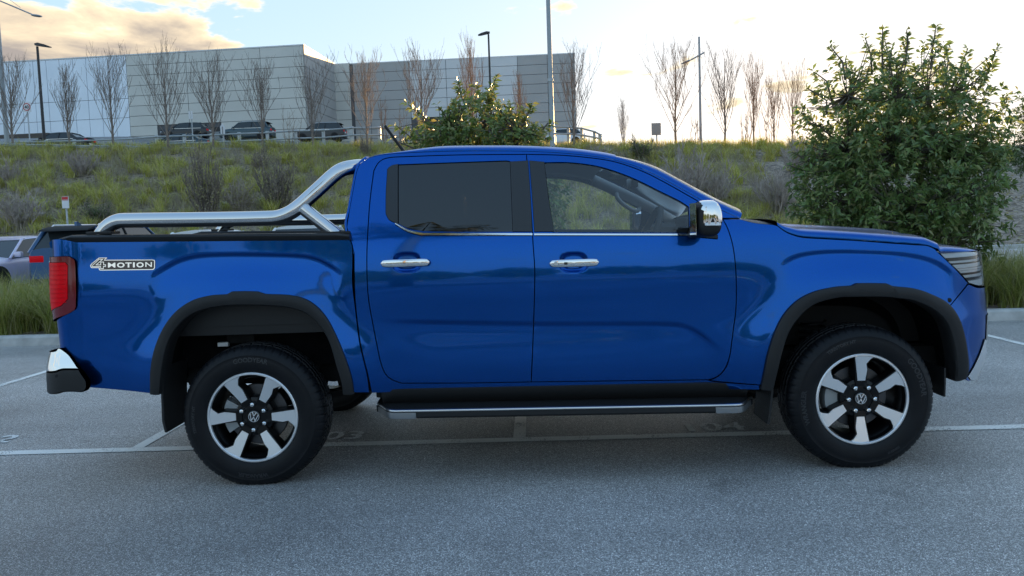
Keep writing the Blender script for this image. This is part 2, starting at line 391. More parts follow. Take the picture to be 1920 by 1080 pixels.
def panel_geo(S, P, holes=(), off=0.0, gap=0.0006, grid=0.024, flange=0.02, rnd=0.0022):
    loops = [P-outn(P)*(gap+rnd)]
    for h in holes: h = h if area2(h) > 0 else h[::-1]; loops.append(h+outn(h)*rnd)
    lo, hi = loops[0].min(0), loops[0].max(0)
    gx = np.arange(lo[0], hi[0], grid); gz = np.arange(lo[1], hi[1], grid*0.88)
    G = np.array([(x+(j % 2)*grid/2, z) for j, z in enumerate(gz) for x in gx]) if len(gx) and len(gz) else np.zeros((0, 2))
    if len(G):
        ok = pip(G, loops[0])
        for h in loops[1:]: ok &= ~pip(G, h)
        G = G[ok]
        extra = []
        if grid < 0.03:                                # rows of points that follow each crease
            for (cu, cz, A, wd, L, f0, f1) in (CREASES if S is body else []):
                uu = np.arange(cu[0], cu[-1], grid*0.8); zc = np.interp(uu, cu, cz)
                near = np.min(np.abs(G[:, 1]-np.interp(G[:, 0], cu, cz))) if len(G) else 9
                G = G[(np.abs(G[:, 1]-np.interp(G[:, 0], cu, cz)) > wd*1.25) | (G[:, 0] < cu[0]) | (G[:, 0] > cu[-1])]
                for k, t in enumerate((-1.0, -.62, -.4, -.2, 0., .2, .4, .62, 1.0)): extra.append(np.stack([uu+(k % 2)*grid*.4, zc-t*wd], 1))
            for (bu, bz, ru, rz, dep) in (BOWLS if S is body else []):
                G = G[(np.abs(G[:, 0]-bu) > ru*1.2) | (np.abs(G[:, 1]-bz) > rz*1.2)]
                a_, b_ = np.meshgrid(np.arange(bu-ru*1.2, bu+ru*1.2, 0.0065), np.arange(bz-rz*1.2, bz+rz*1.2, 0.0065)); extra.append(np.stack([a_.ravel(), b_.ravel()], 1))
        if extra:
            X = np.concatenate(extra); ok = pip(X, loops[0])
            for h in loops[1:]: ok &= ~pip(X, h)
            G = np.concatenate([G, X[ok]])
        for l in loops:
            if len(G): G = G[dist_to(G, l) > grid*0.4]
    V = np.concatenate(loops+[G]) if len(G) else np.concatenate(loops)
    E = []; k = 0
    for l in loops: n = len(l); E += [(k+i, k+(i+1) % n) for i in range(n)]; k += n
    r = geometry.delaunay_2d_cdt([Vector(p) for p in V], E, [], 0, 1e-7)
    V2 = np.array([p[:] for p in r[0]]); F = np.array([f for f in r[2] if len(f) == 3])
    C = V2[F].mean(1); ok = pip(C, loops[0])
    for h in loops[1:]: ok &= ~pip(C, h)
    F = F[ok]
    a = V2[F]; s_ = (a[:, 1, 0]-a[:, 0, 0])*(a[:, 2, 1]-a[:, 0, 1])-(a[:, 1, 1]-a[:, 0, 1])*(a[:, 2, 0]-a[:, 0, 0])
    F = np.where((s_ > 0)[:, None], F, F[:, ::-1])
    pos = S(V2[:, 0], V2[:, 1], off); nor = S.normal(V2[:, 0], V2[:, 1])
    verts = [pos]; norms = [nor]; faces = F.tolist(); base = len(pos)
    for li, l in enumerate(loops):
        sg = 1 if li == 0 else -1
        o2 = outn(l)*sg; n = len(l)
        idx = [int(np.argmin(((V2-q)**2).sum(1))) for q in l]
        nn = S.normal(l[:, 0], l[:, 1]); q = l+o2*rnd
        o3 = S(q[:, 0], q[:, 1])-S(l[:, 0], l[:, 1]); o3 /= np.linalg.norm(o3, axis=1)[:, None]+1e-12
        r1 = S(l[:, 0], l[:, 1], off)+o3*rnd-nn*rnd; r2 = S(l[:, 0], l[:, 1], off)+o3*rnd-nn*flange
        n1_ = nn*0.45+o3; n1_ /= np.linalg.norm(n1_, axis=1)[:, None]
        verts += [r1, r2]; norms += [n1_, o3]
        for i in range(n):
            j = (i+1) % n
            if li == 0: faces += [[idx[i], base+i, base+j, idx[j]], [base+i, base+n+i, base+n+j, base+j]]
            else: faces += [[idx[i], idx[j], base+j, base+i], [base+i, base+j, base+n+j, base+n+i]]
        base += 2*n
    # outer loop is ccw in (u,z) seen from outside: flip the skirt to face out
    nf = len(F); faces = faces[:nf]+[f[::-1] for f in faces[nf:]]
    return np.concatenate(verts), faces, np.concatenate(norms)
def panel(name, S, P, mat, parent=None, mirror=True, mparent=None, whole=False, **k):
    v, f, n = panel_geo(S, P, **k)
    v2 = v.copy(); v2[:, 1] = 2*YC-v2[:, 1]; n2 = n.copy(); n2[:, 1] *= -1; f2 = [q[::-1] for q in f]
    if whole:                                       # one piece that runs across the truck
        return tmesh(name, np.concatenate([v, v2]), f+[[i+len(v) for i in q] for q in f2], mat, parent, np.concatenate([n, n2])), None
    a = tmesh(name, v, f, mat, parent, n); b = None
    if mirror: b = tmesh(name, v2, f2, mat, mparent, n2)
    return a, b

# ---- the flank surface
HX = 1.635; HZ = 0.374
plan = []
for t in np.linspace(0, 1, 60, endpoint=False): plan.append((-2.745, YC+(0.15-YC)*t))
for a in np.linspace(0, math.pi/2, 60, endpoint=False): plan.append((-2.595-0.15*math.cos(a), 0.15-0.15*math.sin(a)))
iz = len(plan)
for x in np.linspace(-2.595, 1.72, 800, endpoint=False): plan.append((x, 0.0))
NE = 2.75
for th in np.linspace(0, math.pi/2, 900)[1:]:
    plan.append((1.72+0.90*math.sin(th)**(2/NE), YC-YC*max(math.cos(th), 0)**(2/NE)))
prof = nspline([.30, .40, .47, .55, .65, .74, .82, .90, .98, 1.06, 1.14, 1.22, 1.29, 1.36, 1.48, 1.62, 1.76, 1.90],
               [.125, .100, .084, .069, .062, .061, .062, .060, .056, .054, .057, .064, .076, .098, .142, .197, .258, .325])
CREASES = []; BOWLS = []
BEDMODE = False
def body_depth(u, z):
    # the cargo side stands upright where the cab leans in above the waist
    d = prof(z-.8*.03*np.log1p(np.exp(np.clip((z-1.20)/.03, -40, 40))) if BEDMODE else z)
    for hx in (-HX, HX):
        r = np.sqrt((u-hx)**2+((z-0.47)*1.05)**2)
        d = d-0.043*np.exp(-(np.maximum(r-0.50, 0)/0.17)**2)*sm((1.36-z)/0.25)
    # nose: leans back above the bumper, tucks under below it
    w = sm((u-1.95)/0.6)
    d = d+w*(0.16*np.maximum(z-0.78, 0)**1.2+0.28*np.maximum(0.50-z, 0)**1.3-0.03)
    wr = sm((-2.53-u)/0.12); d = d+wr*(-0.03+0.10*np.maximum(0.95-z, 0)**2)
    for (cu, cz, A, wd, L, f0, f1) in CREASES:
        zc = np.interp(u, cu, cz); fade = sm((u-cu[0])/f0)*sm((cu[-1]-u)/f1); t = (zc-z)/wd+0.5
        d = d+A*fade*sm(t)*(1-sm((zc-z)/L))
    for (bu, bz, ru, rz, dep) in BOWLS:
        q = (np.abs((u-bu)/ru)**3+np.abs((z-bz)/rz)**3)
        d = d+dep*(1-sm((q-0.25)/0.9))
    return d
body = Surf(plan, iz, body_depth)
def crease(pts, A, wd, L, f0, f1):
    q = body.inv([p[0] for p in pts], [p[1] for p in pts]); c = np.array(catmull(list(q), 0.02)); CREASES.append((c[:, 0], c[:, 1], A, wd, L, f0, f1))
NEWC = []
crease([(700,598),(760,603),(1000,607),(1150,607),(1255,608),(1290,614),(1320,631),(1358,662)], 0.015, 0.030, 0.36, 0.35, 0.12)
crease([(280,520),(313,500),(340,487),(380,479),(447,477),(547,479),(587,484),(613,495),(642,514)], 0.011, 0.020, 0.16, 0.10, 0.06)
crease([(1462,497),(1491,482),(1521,475),(1567,472),(1627,473),(1687,476.5),(1733,484.5),(1763,496),(1788,514)], 0.011, 0.020, 0.16, 0.08, 0.06)
for p in ((762.5, 492), (1075.5, 492)):
    c = body.inv(*p)[0]; BOWLS.append((c[0], c[1], 0.074, 0.053, 0.018))

# ---- doors
def V(*a): return list(a)
GL_R = [V((744,309),(850,305),(950,301.5)), V((950,301.5),(957,303),(959,309)), V((959,309),(964,434)), V((964,434),(880,434),(792,433)), V((792,433),(766,428),(744,417)), V((744,417),(744,309))]
GL_F = [V((1018.5,305),(1068,305),(1115.6,311),(1155,322),(1195,338),(1234.5,357.5),(1274,377),(1291,388)), V((1291,388),(1292,436)), V((1292,436),(1036,435)), V((1036,435),(1026,370),(1018.5,305))]
D_R = [V((987,289.5),(860,290.5),(739,294.5)), V((739,294.5),(721,297.6),(709,305.6),(701,320)), V((701,320),(693.5,379),(689.5,438),(688,506),(691,560),(701,617),(707,648)), V((707,648),(714,680),(724,703),(740,714),(754,718.5)), V((754,718.5),(880,718),(996,716)), V((996,716),(1000,620),(1002.7,514),(999.5,458),(994.7,379),(987,289.5))]
D_F = [V((996,716),(1000,620),(1002.7,514),(999.5,458),(994.7,379),(987,289.5)), V((987,289.5),(1050,291),(1107.7,296),(1155,304),(1203,320.5),(1242.5,340),(1282,362),(1333.6,392),(1354,409)), V((1354,409),(1365,430),(1375,466),(1380,514),(1380,577),(1375,617),(1369,664)), V((1369,664),(1363,684),(1353,699),(1340,708.5),(1327,712)), V((1327,712),(1160,714),(996,716))]
ST = 0.02
gr, gf = outline(body, GL_R, ST), outline(body, GL_F, ST)
rear_door, rear_door2 = panel('rear_door', body, outline(body, D_R, ST), 'blue_paint', holes=[gr], grid=0.017)
front_door, front_door2 = panel('front_door', body, outline(body, D_F, ST), 'blue_paint', holes=[gf], grid=0.017)
panel('window_glass', body, gr, 'privacy_glass', rear_door, mparent=rear_door2, off=0.006, gap=-0.004, flange=0.004, rnd=0.001, grid=0.05)
panel('window_glass', body, gf, 'clear_glass', front_door, mparent=front_door2, off=0.006, gap=-0.004, flange=0.004, rnd=0.001, grid=0.05)
# black pillar trims and chrome waist strips
panel('pillar_trim', body, outline(body, [V((956,302.5),(990.5,300.5)), V((990.5,300.5),(996,379),(998.3,434.5)), V((998.3,434.5),(961,434.5)), V((961,434.5),(956,302.5))], ST), 'pillar_black', rear_door, mparent=rear_door2, off=-0.004, gap=0, grid=0.05, flange=0.006)
panel('pillar_trim', body, outline(body, [V((992,300.5),(1021,303)), V((1021,303),(1029,370),(1039,434.5)), V((1039,434.5),(1001.5,434.5)), V((1001.5,434.5),(998,379),(992,300.5))], ST), 'pillar_black', front_door, mparent=front_door2, off=-0.004, gap=0, grid=0.05, flange=0.006)
panel('window_surround', body, outline(body, [V((747,307),(733,310),(725.5,318)), V((725.5,318),(726,319)), V((726,319),(723.5,360),(723,400)), V((723,400),(730,413),(747,420)), V((747,420),(747,307))], ST), 'pillar_black', rear_door, mparent=rear_door2, off=-0.004, gap=0, grid=0.05, flange=0.006)
panel('waist_strip', body, outline(body, [V((741,417),(766,430),(794,436.5)), V((794,436.5),(998.5,436.5)), V((998.5,436.5),(998.7,441.5)), V((998.7,441.5),(790,441.5)), V((790,441.5),(764,434.5),(741,420.5)), V((741,420.5),(741,417))], 0.015), 'chrome', rear_door, mparent=rear_door2, off=-0.008, gap=0, grid=0.05, flange=0.01, rnd=0.002)
panel('waist_strip', body, outline(body, [V((1001,437),(1291,437.5)), V((1291,437.5),(1291,442)), V((1291,442),(1001,441.5)), V((1001,441.5),(1001,437))], 0.015), 'chrome', front_door, mparent=front_door2, off=-0.008, gap=0, grid=0.05, flange=0.01, rnd=0.002)
def handle(cx, cy, door, key):
    c = body.inv(cx, cy)[0]; p = body(c[0], c[1])
    hw = 0.129; rings = []
    for t in np.linspace(-1, 1, 25):
        k = (1-abs(t)**6)**(1/6.) if abs(t) < 1 else 0.02
        k = max(k, 0.25); h = 0.0205*k; out = 0.036+0.010*(1-t*t); dep = 0.011*k
        x = p[0]+t*hw; d0 = prof(c[1])-0.0
        rings.append([(x, d0-out+dep*math.copysign(abs(math.sin(a))**0.7, math.sin(a)), p[2]+h*math.copysign(abs(math.cos(a))**0.6, math.cos(a))) for a in np.linspace(0, 2*math.pi, 20, endpoint=False)])
    h1, h2 = tboth(MB().loft(rings), 'door_handle', 'chrome', door)
    h2.parent = rear_door2 if door is rear_door else front_door2
    for t in (-0.8, 0.8):
        foot = MB().box((p[0]+t*hw-0.022, prof(c[1])-0.034, p[2]-0.013), (p[0]+t*hw+0.022, prof(c[1])+0.01, p[2]+0.013), 0.006)
        tbuild(foot, 'handle_mount', 'black_plastic', door)
    if key:
        v, f = revolve([(0.0, -0.002), (0.010, -0.002), (0.0115, 0.001), (0.0115, 0.006)], 24)
        tmesh('key_lock', np.array(v)+[p[0]-0.098, prof(c[1])-0.051, p[2]], f, 'silver_trim', door)
        m = MB().box((p[0]-0.055, prof(c[1])-0.0585, p[2]-0.007), (p[0]-0.036, prof(c[1])-0.05, p[2]+0.007), 0.003); tbuild(m, 'lock_button', 'gloss_black', door)
handle(762.5, 492, rear_door, False); handle(1075.5, 492, front_door, True)

# ---- cab side, fender, bed side, bumper
CABTOP = [(650,426),(655.5,391),(663,350),(668.5,322),(675,307),(688,297),(711,290.5),(759,286.5),(830,283.5),(917,282.5),(997,283.5),(1068,287.5),(1116,293),(1155,300),(1195,312.5),(1234,330),(1274,351.5),(1314,373.5),(1353,393.5),(1388,409)]
CAB = [V((697,737),(689,700),(675,640),(667,575),(664.5,520),(664,475)), V((664,475),(656,445),(650,426)), CABTOP[:6], CABTOP[5:],
       V((1388,409),(1356,409.5)), D_F[1][::-1], D_R[0], D_R[1], D_R[2], D_R[3], D_R[4], [(996,716),(1160,714),(1327,712)], V((1327,712),(1345,716),(1424,722)), V((1424,722),(1424,731)), V((1424,731),(1060,735),(697,737))]
cab = panel('cab_side', body, outline(body, CAB, ST), 'blue_paint', grid=0.02, flange=0.03)
ARCF = [(1781,574),(1768,569),(1741,556),(1709,547),(1660,541.5),(1604,541),(1565,545),(1527,554),(1495,570),(1470,595),(1453,626),(1440,667),(1432,705),(1428,729)]
HOODLINE = [(1458,423.5),(1473,434.5),(1491,441.8),(1509,445.5),(1551.5,448),(1612,451.5),(1672,456),(1717.6,459),(1739,460.5),(1754,467.5)]
FEN = [V((1356,411),(1388,410.5)), V((1388,410.5),(1415,417.5),(1450,421)), V((1450,421),(1458,423.5)), HOODLINE, V((1754,467.5),(1757,471.5)), V((1757,471.5),(1781,494),(1805,519),(1815,531)), V((1815,531),(1781,574)), ARCF, V((1428,729),(1427,722)), V((1427,722),(1345,715),(1332,712.5)), V((1332,712.5),(1340,709.5),(1353,700),(1363,685),(1369,664)), D_F[2][::-1]]
panel('front_fender', body, outline(body, FEN, ST), 'blue_paint', grid=0.018, flange=0.03)
ARCR = [(286,738),(288,695),(296,655),(313,617),(336,588),(366,569),(400,560),(437,555),(485,555),(547,560),(578,570),(604,593),(624,625),(643,670),(655,708),(659,736)]
UR = -2.59-0.15*1.05
zb = lambda py: at(100, py, 0.1)[2]
BED = [[('u',UR,zb(449)),(112,447.5)], V((112,447.5),(380,444.5),(651,442.5)), V((651,442.5),(660,458),(661.5,480),(661,530),(666,575),(674,640),(688,700),(693,736)), V((693,736),(659,736)), ARCR[::-1], V((286,738),(225,731.5),(164,726.5)), V((164,726.5),(160,712),(148,692)), V((148,692),(140,679),(129,665),(118,656.5)), [(118,656.5),('u',UR,zb(655))], [('u',UR,zb(655)),('u',UR,zb(449))]]
BEDMODE = True
bed_side = panel('bed_side', body, outline(body, BED, ST), 'blue_paint', grid=0.02, flange=0.025)
# tailgate with lip (cargo flank is still the upright one)
panel('tailgate', body, outline(body, [[('u',UR-.012,zb(449)),('u',body.umin,zb(449))], [('u',body.umin,zb(449)),('u',body.umin,0.66)], [('u',body.umin,0.66),('u',UR-.012,0.66)], [('u',UR-.012,0.66),('u',UR-.012,zb(449))]], 0.03), 'blue_paint', whole=True, grid=0.05)
m = MB().loft([[(-2.715, y, zb(449)-0.001), (-2.735, y, zb(455)), (-2.73, y, zb(464)), (-2.70, y, zb(470)), (-2.67, y, zb(470)), (-2.67, y, zb(449)+0.002)] for y in np.linspace(0.13, 2*YC-0.13, 9)])
tbuild(m, 'tailgate_spoiler', 'blue_paint')
# tail lamp
UT = -2.59-0.15*1.30; zt = lambda py: at(97, py, 0.13)[2]
tl, tl2 = panel('tail_lamp', body, outline(body, [[('u',UT,zt(481)),(125,480),(137,482.5)], V((137,482.5),(143.5,487),(145,496)), V((145,496),(146.5,540),(146,574)), V((146,574),(144,580.5)), [(144,580.5),(125,591),('u',UT+0.01,zt(602))], [('u',UT+0.01,zt(602)),('u',UT,zt(570)),('u',UT,zt(481))]], 0.012), 'tail_dark', off=-0.016, gap=0, grid=0.02, flange=0.03)
panel('lamp_lens', body, outline(body, [[('u',UT+.01,zt(491)),(126,491)], V((126,491),(131.5,497)), V((131.5,497),(131.5,560)), V((131.5,560),(120,573)), [(120,573),('u',UT+.015,zt(585))], [('u',UT+.015,zt(585)),('u',UT+.01,zt(491))]], 0.012), 'tail_red', tl, mparent=tl2, off=-0.0185, gap=0, grid=0.02, flange=0.004)
for q in range(9):
    py = 497+q*8.5
    panel('lamp_rib', body, outline(body, [[('u',UT+.016,zt(py)),(128.5,py)], [(128.5,py),(128.5,py+1.6)], [(128.5,py+1.6),('u',UT+.016,zt(py+1.6))], [('u',UT+.016,zt(py+1.6)),('u',UT+.016,zt(py))]], 0.03), 'tail_red', tl, mirror=False, off=-0.0205, gap=0, grid=0.05, flange=0.002, rnd=0.0005)

pbr('skid_silver', (.62, .64, .67), .32, .3)
BEDMODE = False
# front bumper, headlamp, grille
UC = body.umax; uh = float(np.interp(0.46, body.P[body.u > 1.8][:, 1], body.u[body.u > 1.8]))
zf = lambda py, Y=0.3: at(1825, py, Y)[2]
ARCB = [(1781,574),(1795,597),(1805.5,640),(1808,680),(1806,702)]
bump_top = zf(538)
BUM = [V((1815,533),(1781,574)), ARCB, [(1806,702),('u',2.36,zf(707)),('u',2.6,zf(709)),('u',UC,zf(709))], [('u',UC,zf(709)),('u',UC,bump_top)], [('u',UC,bump_top),('u',2.5,bump_top),(1815,533)]]
bumper, _ = panel('front_bumper', body, outline(body, BUM, ST), 'blue_paint', whole=True, grid=0.02, flange=0.03)
hl, hl2 = panel('headlamp', body, outline(body, [V((1758,470.5),(1782,494.5),(1806,519),(1816,531)), [(1816,531),('u',2.45,zf(534)),('u',uh,zf(534))], [('u',uh,zf(534)),('u',uh,zf(469))], [('u',uh,zf(469)),('u',2.40,zf(470)),(1758,470.5)]], 0.015), 'lamp_inner', off=0.012, gap=0, grid=0.03, flange=0.02)
panel('lamp_lens', body, outline(body, [V((1758,470.5),(1782,494.5),(1806,519),(1816,531)), [(1816,531),('u',2.45,zf(534)),('u',uh,zf(534))], [('u',uh,zf(534)),('u',uh,zf(469))], [('u',uh,zf(469)),('u',2.40,zf(470)),(1758,470.5)]], 0.015), 'lamp_glass', hl, mparent=hl2, off=-0.003, gap=0.0, grid=0.03, flange=0.012)
for (a, b, mm) in ((478, 484, 'chrome'), (488, 491, 'gloss_black'), (498, 503, 'white_plastic'), (507, 511, 'gloss_black'), (516, 522, 'chrome')):
    u0 = body.inv(1772+(a-478)*0.95, a)[0][0]+0.015
    panel('lamp_bar', body, outline(body, [[('u',u0,zf(a)),('u',uh-.02,zf(a))], [('u',uh-.02,zf(a)),('u',uh-.02,zf(b))], [('u',uh-.02,zf(b)),('u',u0+.01,zf(b))], [('u',u0+.01,zf(b)),('u',u0,zf(a))]], 0.02), mm, hl, mparent=hl2, off=0.007, gap=0, grid=0.05, flange=0.004)
panel('grille', body, outline(body, [[('u',uh+.004,zf(476)),('u',UC,zf(476))], [('u',UC,zf(476)),('u',UC,bump_top+.004)], [('u',UC,bump_top+.004),('u',uh+.004,bump_top+.004)], [('u',uh+.004,bump_top+.004),('u',uh+.004,zf(476))]], 0.03), 'gloss_black', whole=True, off=0.01, grid=0.05)
for z in (zf(488), zf(506), zf(524)):
    panel('grille_bar', body, outline(body, [[('u',uh+.01,z+.008),('u',UC,z+.008)], [('u',UC,z+.008),('u',UC,z-.008)], [('u',UC,z-.008),('u',uh+.01,z-.008)], [('u',uh+.01,z-.008),('u',uh+.01,z+.008)]], 0.03), 'chrome', whole=True, off=-0.006, gap=0, grid=0.06, flange=0.02)
panel('lower_grille', body, outline(body, [[('u',2.52,zf(590)),('u',UC,zf(590))], [('u',UC,zf(590)),('u',UC,zf(660))], [('u',UC,zf(660)),('u',2.50,zf(660))], [('u',2.50,zf(660)),('u',2.52,zf(590))]], 0.03), 'gloss_black', bumper, whole=True, off=-0.004, gap=0, grid=0.05)
sk, _ = panel('skid_plate', body, outline(body, [[('u',2.30,zf(703,.2)),('u',2.36,zf(680,.2)),('u',2.42,zf(650)),('u',2.47,zf(632))], [('u',2.47,zf(632)),('u',2.52,zf(636)),('u',2.60,zf(655)),('u',UC,zf(660))], [('u',UC,zf(660)),('u',UC,zf(714))], [('u',UC,zf(714)),('u',2.5,zf(712)),('u',2.30,zf(703,.2))]], 0.02), 'skid_silver', whole=True, off=-0.006, gap=0, grid=0.03, flange=0.008, rnd=0.004)
# parking sensors
for (cx, cy, rr) in ((1779.5, 563, 0.012), (1799, 682, 0.008)):
    c = body.inv(cx, cy)[0]; P = body(c[0], c[1]); nn = body.normal(c[0], c[1]); v, f = revolve([(0, -0.002), (rr*.7, -0.002), (rr, 0.0), (rr, 0.004)], 20)
    tmesh('parking_sensor', np.array(v)+P+nn*0.003, f, 'gap_black', bumper)

# ---- cab shell across: back wall, roof, windscreen, and bonnet
def near_pts(pxs, step): return [body(*q) for q in catmull(list(body.inv([p[0] for p in pxs], [p[1] for p in pxs])), step)]
def cross(P, nrm, crown, bow=0.0, n=25, pw=2.4, xpow=2.4, inset=0.0):
    """one section from the near edge point P to its mirror, bulging along nrm"""
    out = []; b = YC-P[1]-inset
    for k in range(n):
        a = -math.pi/2+math.pi*k/(n-1); t = math.copysign(abs(math.sin(a))**(2/pw), a); h = max(math.cos(a), 0)**(2/pw)
        out.append((P[0]+nrm[0]*crown*h+bow*(1-abs(t)**xpow), YC+t*b, P[2]+nrm[1]*crown*h))
    return out
def strip(name, pts, crowns, mat, parent=None, bow=None, pw=2.4, back=0.0, n=41, ends=None, flip=False, angle=60):
    A = np.array(pts); T = np.gradient(A, axis=0)[:, [0, 2]]; T /= np.linalg.norm(T, axis=1)[:, None]; Nn = np.stack([-T[:, 1], T[:, 0]], 1)
    m = MB(); m.loft([cross(A[i]+np.array([-Nn[i, 0], 0, -Nn[i, 1]])*back, Nn[i], crowns[i], 0 if bow is None else bow[i], n, pw) for i in range(len(A))], cap=False, closed=False)
    return tbuild(m, name, mat, parent, angle)
top = near_pts(CABTOP[5:], 0.025); ta = np.array(top)
iw = int(np.argmin(abs(proj(ta)[:, 0]-1150)))          # windscreen starts here
roof_pts = top[:iw+1]; nr = len(roof_pts)
strip('roof', roof_pts, [0.012+0.05*sm(i/18) for i in range(nr)], 'blue_paint', bow=[0.0]*nr, n=61)
ws = top[iw:]; nw = len(ws)
wm, wv = [], []
strip('windscreen', ws, [0.062+0.03*sm(i/10) for i in range(nw)], 'windscreen', back=0.004, bow=[0.03*sm(i/nw) for i in range(nw)])
# painted a-pillar edges that frame the windscreen
def edge_strip(pts, crowns, wdt, name, mat, bow, pw=2.4):
    A = np.array(pts); T = np.gradient(A, axis=0)[:, [0, 2]]; T /= np.linalg.norm(T, axis=1)[:, None]; Nn = np.stack([-T[:, 1], T[:, 0]], 1)
    for sgn in (0, 1):
        m = MB(); rings = []
        for i in range(len(A)):
            c = cross(A[i], Nn[i], crowns[i], bow[i], 81, pw)
            c = [q for q in c if q[1] < A[i][1]+wdt]
            while len(c) < 8: c.append(c[-1])
            rings.append(c[:8] if len(c) > 8 else c)
        k = min(len(r) for r in rings); rings = [r[:k] for r in rings]
        m.loft(rings, cap=False, closed=False)
        if sgn: m = mir(m)
        tbuild(m, name, mat, None, 60)
edge_strip(ws, [0.062+0.03*sm(i/10) for i in range(nw)], 0.055, 'windscreen_pillar', 'blue_paint', [0.03*sm(i/nw) for i in range(nw)])
back = near_pts([(664,475)]+CABTOP[:6], 0.02)
bk = np.array(back); nb_ = len(back)
zr0, zr1 = 1.30, 1.66
strip('cab_back', back, [0.03]*nb_, 'blue_paint', pw=4.0)
rw = [p for p in back if zr0 < p[2] < zr1]
m = MB(); A = np.array(rw)
m.loft([[(p[0]-0.034, y, p[2]) for y in np.linspace(0.42, 2*YC-0.42, 9)] for p in rw], cap=False, closed=False); tbuild(m, 'rear_window', 'privacy_glass')
# headliner
hp = [p-np.array([0, -0.02, 0.035]) for p in roof_pts]
strip('headliner', hp, [0.01+0.035*sm(i/18) for i in range(nr)], 'headliner')
# bonnet
hd = near_pts(HOODLINE[:-1]+[(1752,465.5)]+[(1760,468)], 0.03); nh = len(hd); hd = [p+np.array([0, 0.004, 0.004]) for p in hd]
f_ = [i/(nh-1) for i in range(nh)]
ns_ = nh; ul = body.inv(1762, 469)[0]
for k, uu in enumerate(np.linspace(ul[0]+.012, 2.50, 12)):           # the leading edge follows the top of the headlamps
    hd.append(body(uu, zf(469.5)+.004*0)+np.array([-.004, .004, .0]))
nh = len(hd)
def hood_sec(i):
    P = hd[i]; f = i/(ns_-1)
    if i < ns_: cr = .060*(.62+.38*sm(f/.12))*(1-.12*sm((f-.7)/.3)); bow = .10*sm((f-.1)/.9)-.02
    else:
        q = (i-ns_+1)/(nh-ns_); cr = .0528*(1-q**1.3)*.97+.004; bow = .08*(1-q)+.055*q
    out = []; b = YC-P[1]
    for k in range(101):
        a = -math.pi/2+math.pi*k/100; t = math.copysign(abs(math.sin(a))**(2/4.0), a); h = max(math.cos(a), 0)**(2/4.0)
        ridge = .014*(1-sm((abs(t)-.45)/.14))
        out.append((P[0]+bow*(1-abs(t)**2.2), YC+t*b, P[2]+cr*h+ridge*sm(f/.15)*(1-sm((f-.80)/.25))))
    return out
m = MB(); rings = [hood_sec(i) for i in range(nh)]
lip = [(x+0.004, y, z-0.012) for x, y, z in rings[-1]]; rings += [lip, [(x-0.03, y, z-0.03) for x, y, z in lip]]
m.loft(rings, cap=False, closed=False); tbuild(m, 'bonnet', 'blue_paint', None, 50)
# cowl between windscreen and bonnet
cp = near_pts([(1372,411),(1400,416),(1430,421),(1462,425)], 0.03); m = MB()
m.loft([cross(p+np.array([0, .03, -0.012]), (0, 1), 0.05, 0.02, 31, 2.4) for p in cp], cap=False, closed=False); tbuild(m, 'cowl', 'black_plastic')
# ---- wheel-arch flares and liners
FL_R = ([(284,736),(285,693),(293,653),(310,613),(333,583),(363,563),(397,554),(428,551.5),(437,546.5),(461,546),(485,546.5),(499,551),(547,553.5),(580,563.5),(607,587),(627,620),(647,667),(660,707),(664.5,736)],
        [(302.5,738),(307,693),(317,647),(333,617),(357,593),(387,580),(420,574.5),(435,573.5),(445,573),(461,573),(480,573),(500,573.5),(540,577),(573,587),(597,607),(617,640),(630,683),(640,716),(643,737)])
FL_F = ([(1424.6,727),(1430,703),(1438.7,660.7),(1452.8,618.5),(1470,587),(1495,562),(1526.7,546),(1565,537.6),(1596,535),(1604,530.8),(1632,530.5),(1660,531.2),(1671,536),(1709.6,540.5),(1741,550.5),(1773,568),(1794,597),(1806,640),(1811,685),(1808,704)],
        [(1449,729),(1456,700),(1466,660),(1479,622),(1502,590),(1530,569),(1569,558.7),(1590,557.3),(1602,557),(1611,557),(1640,557),(1667,558),(1685,560),(1709.6,564),(1745,580),(1769.5,604),(1782,640),(1788,678),(1788,700),(1786,713)])
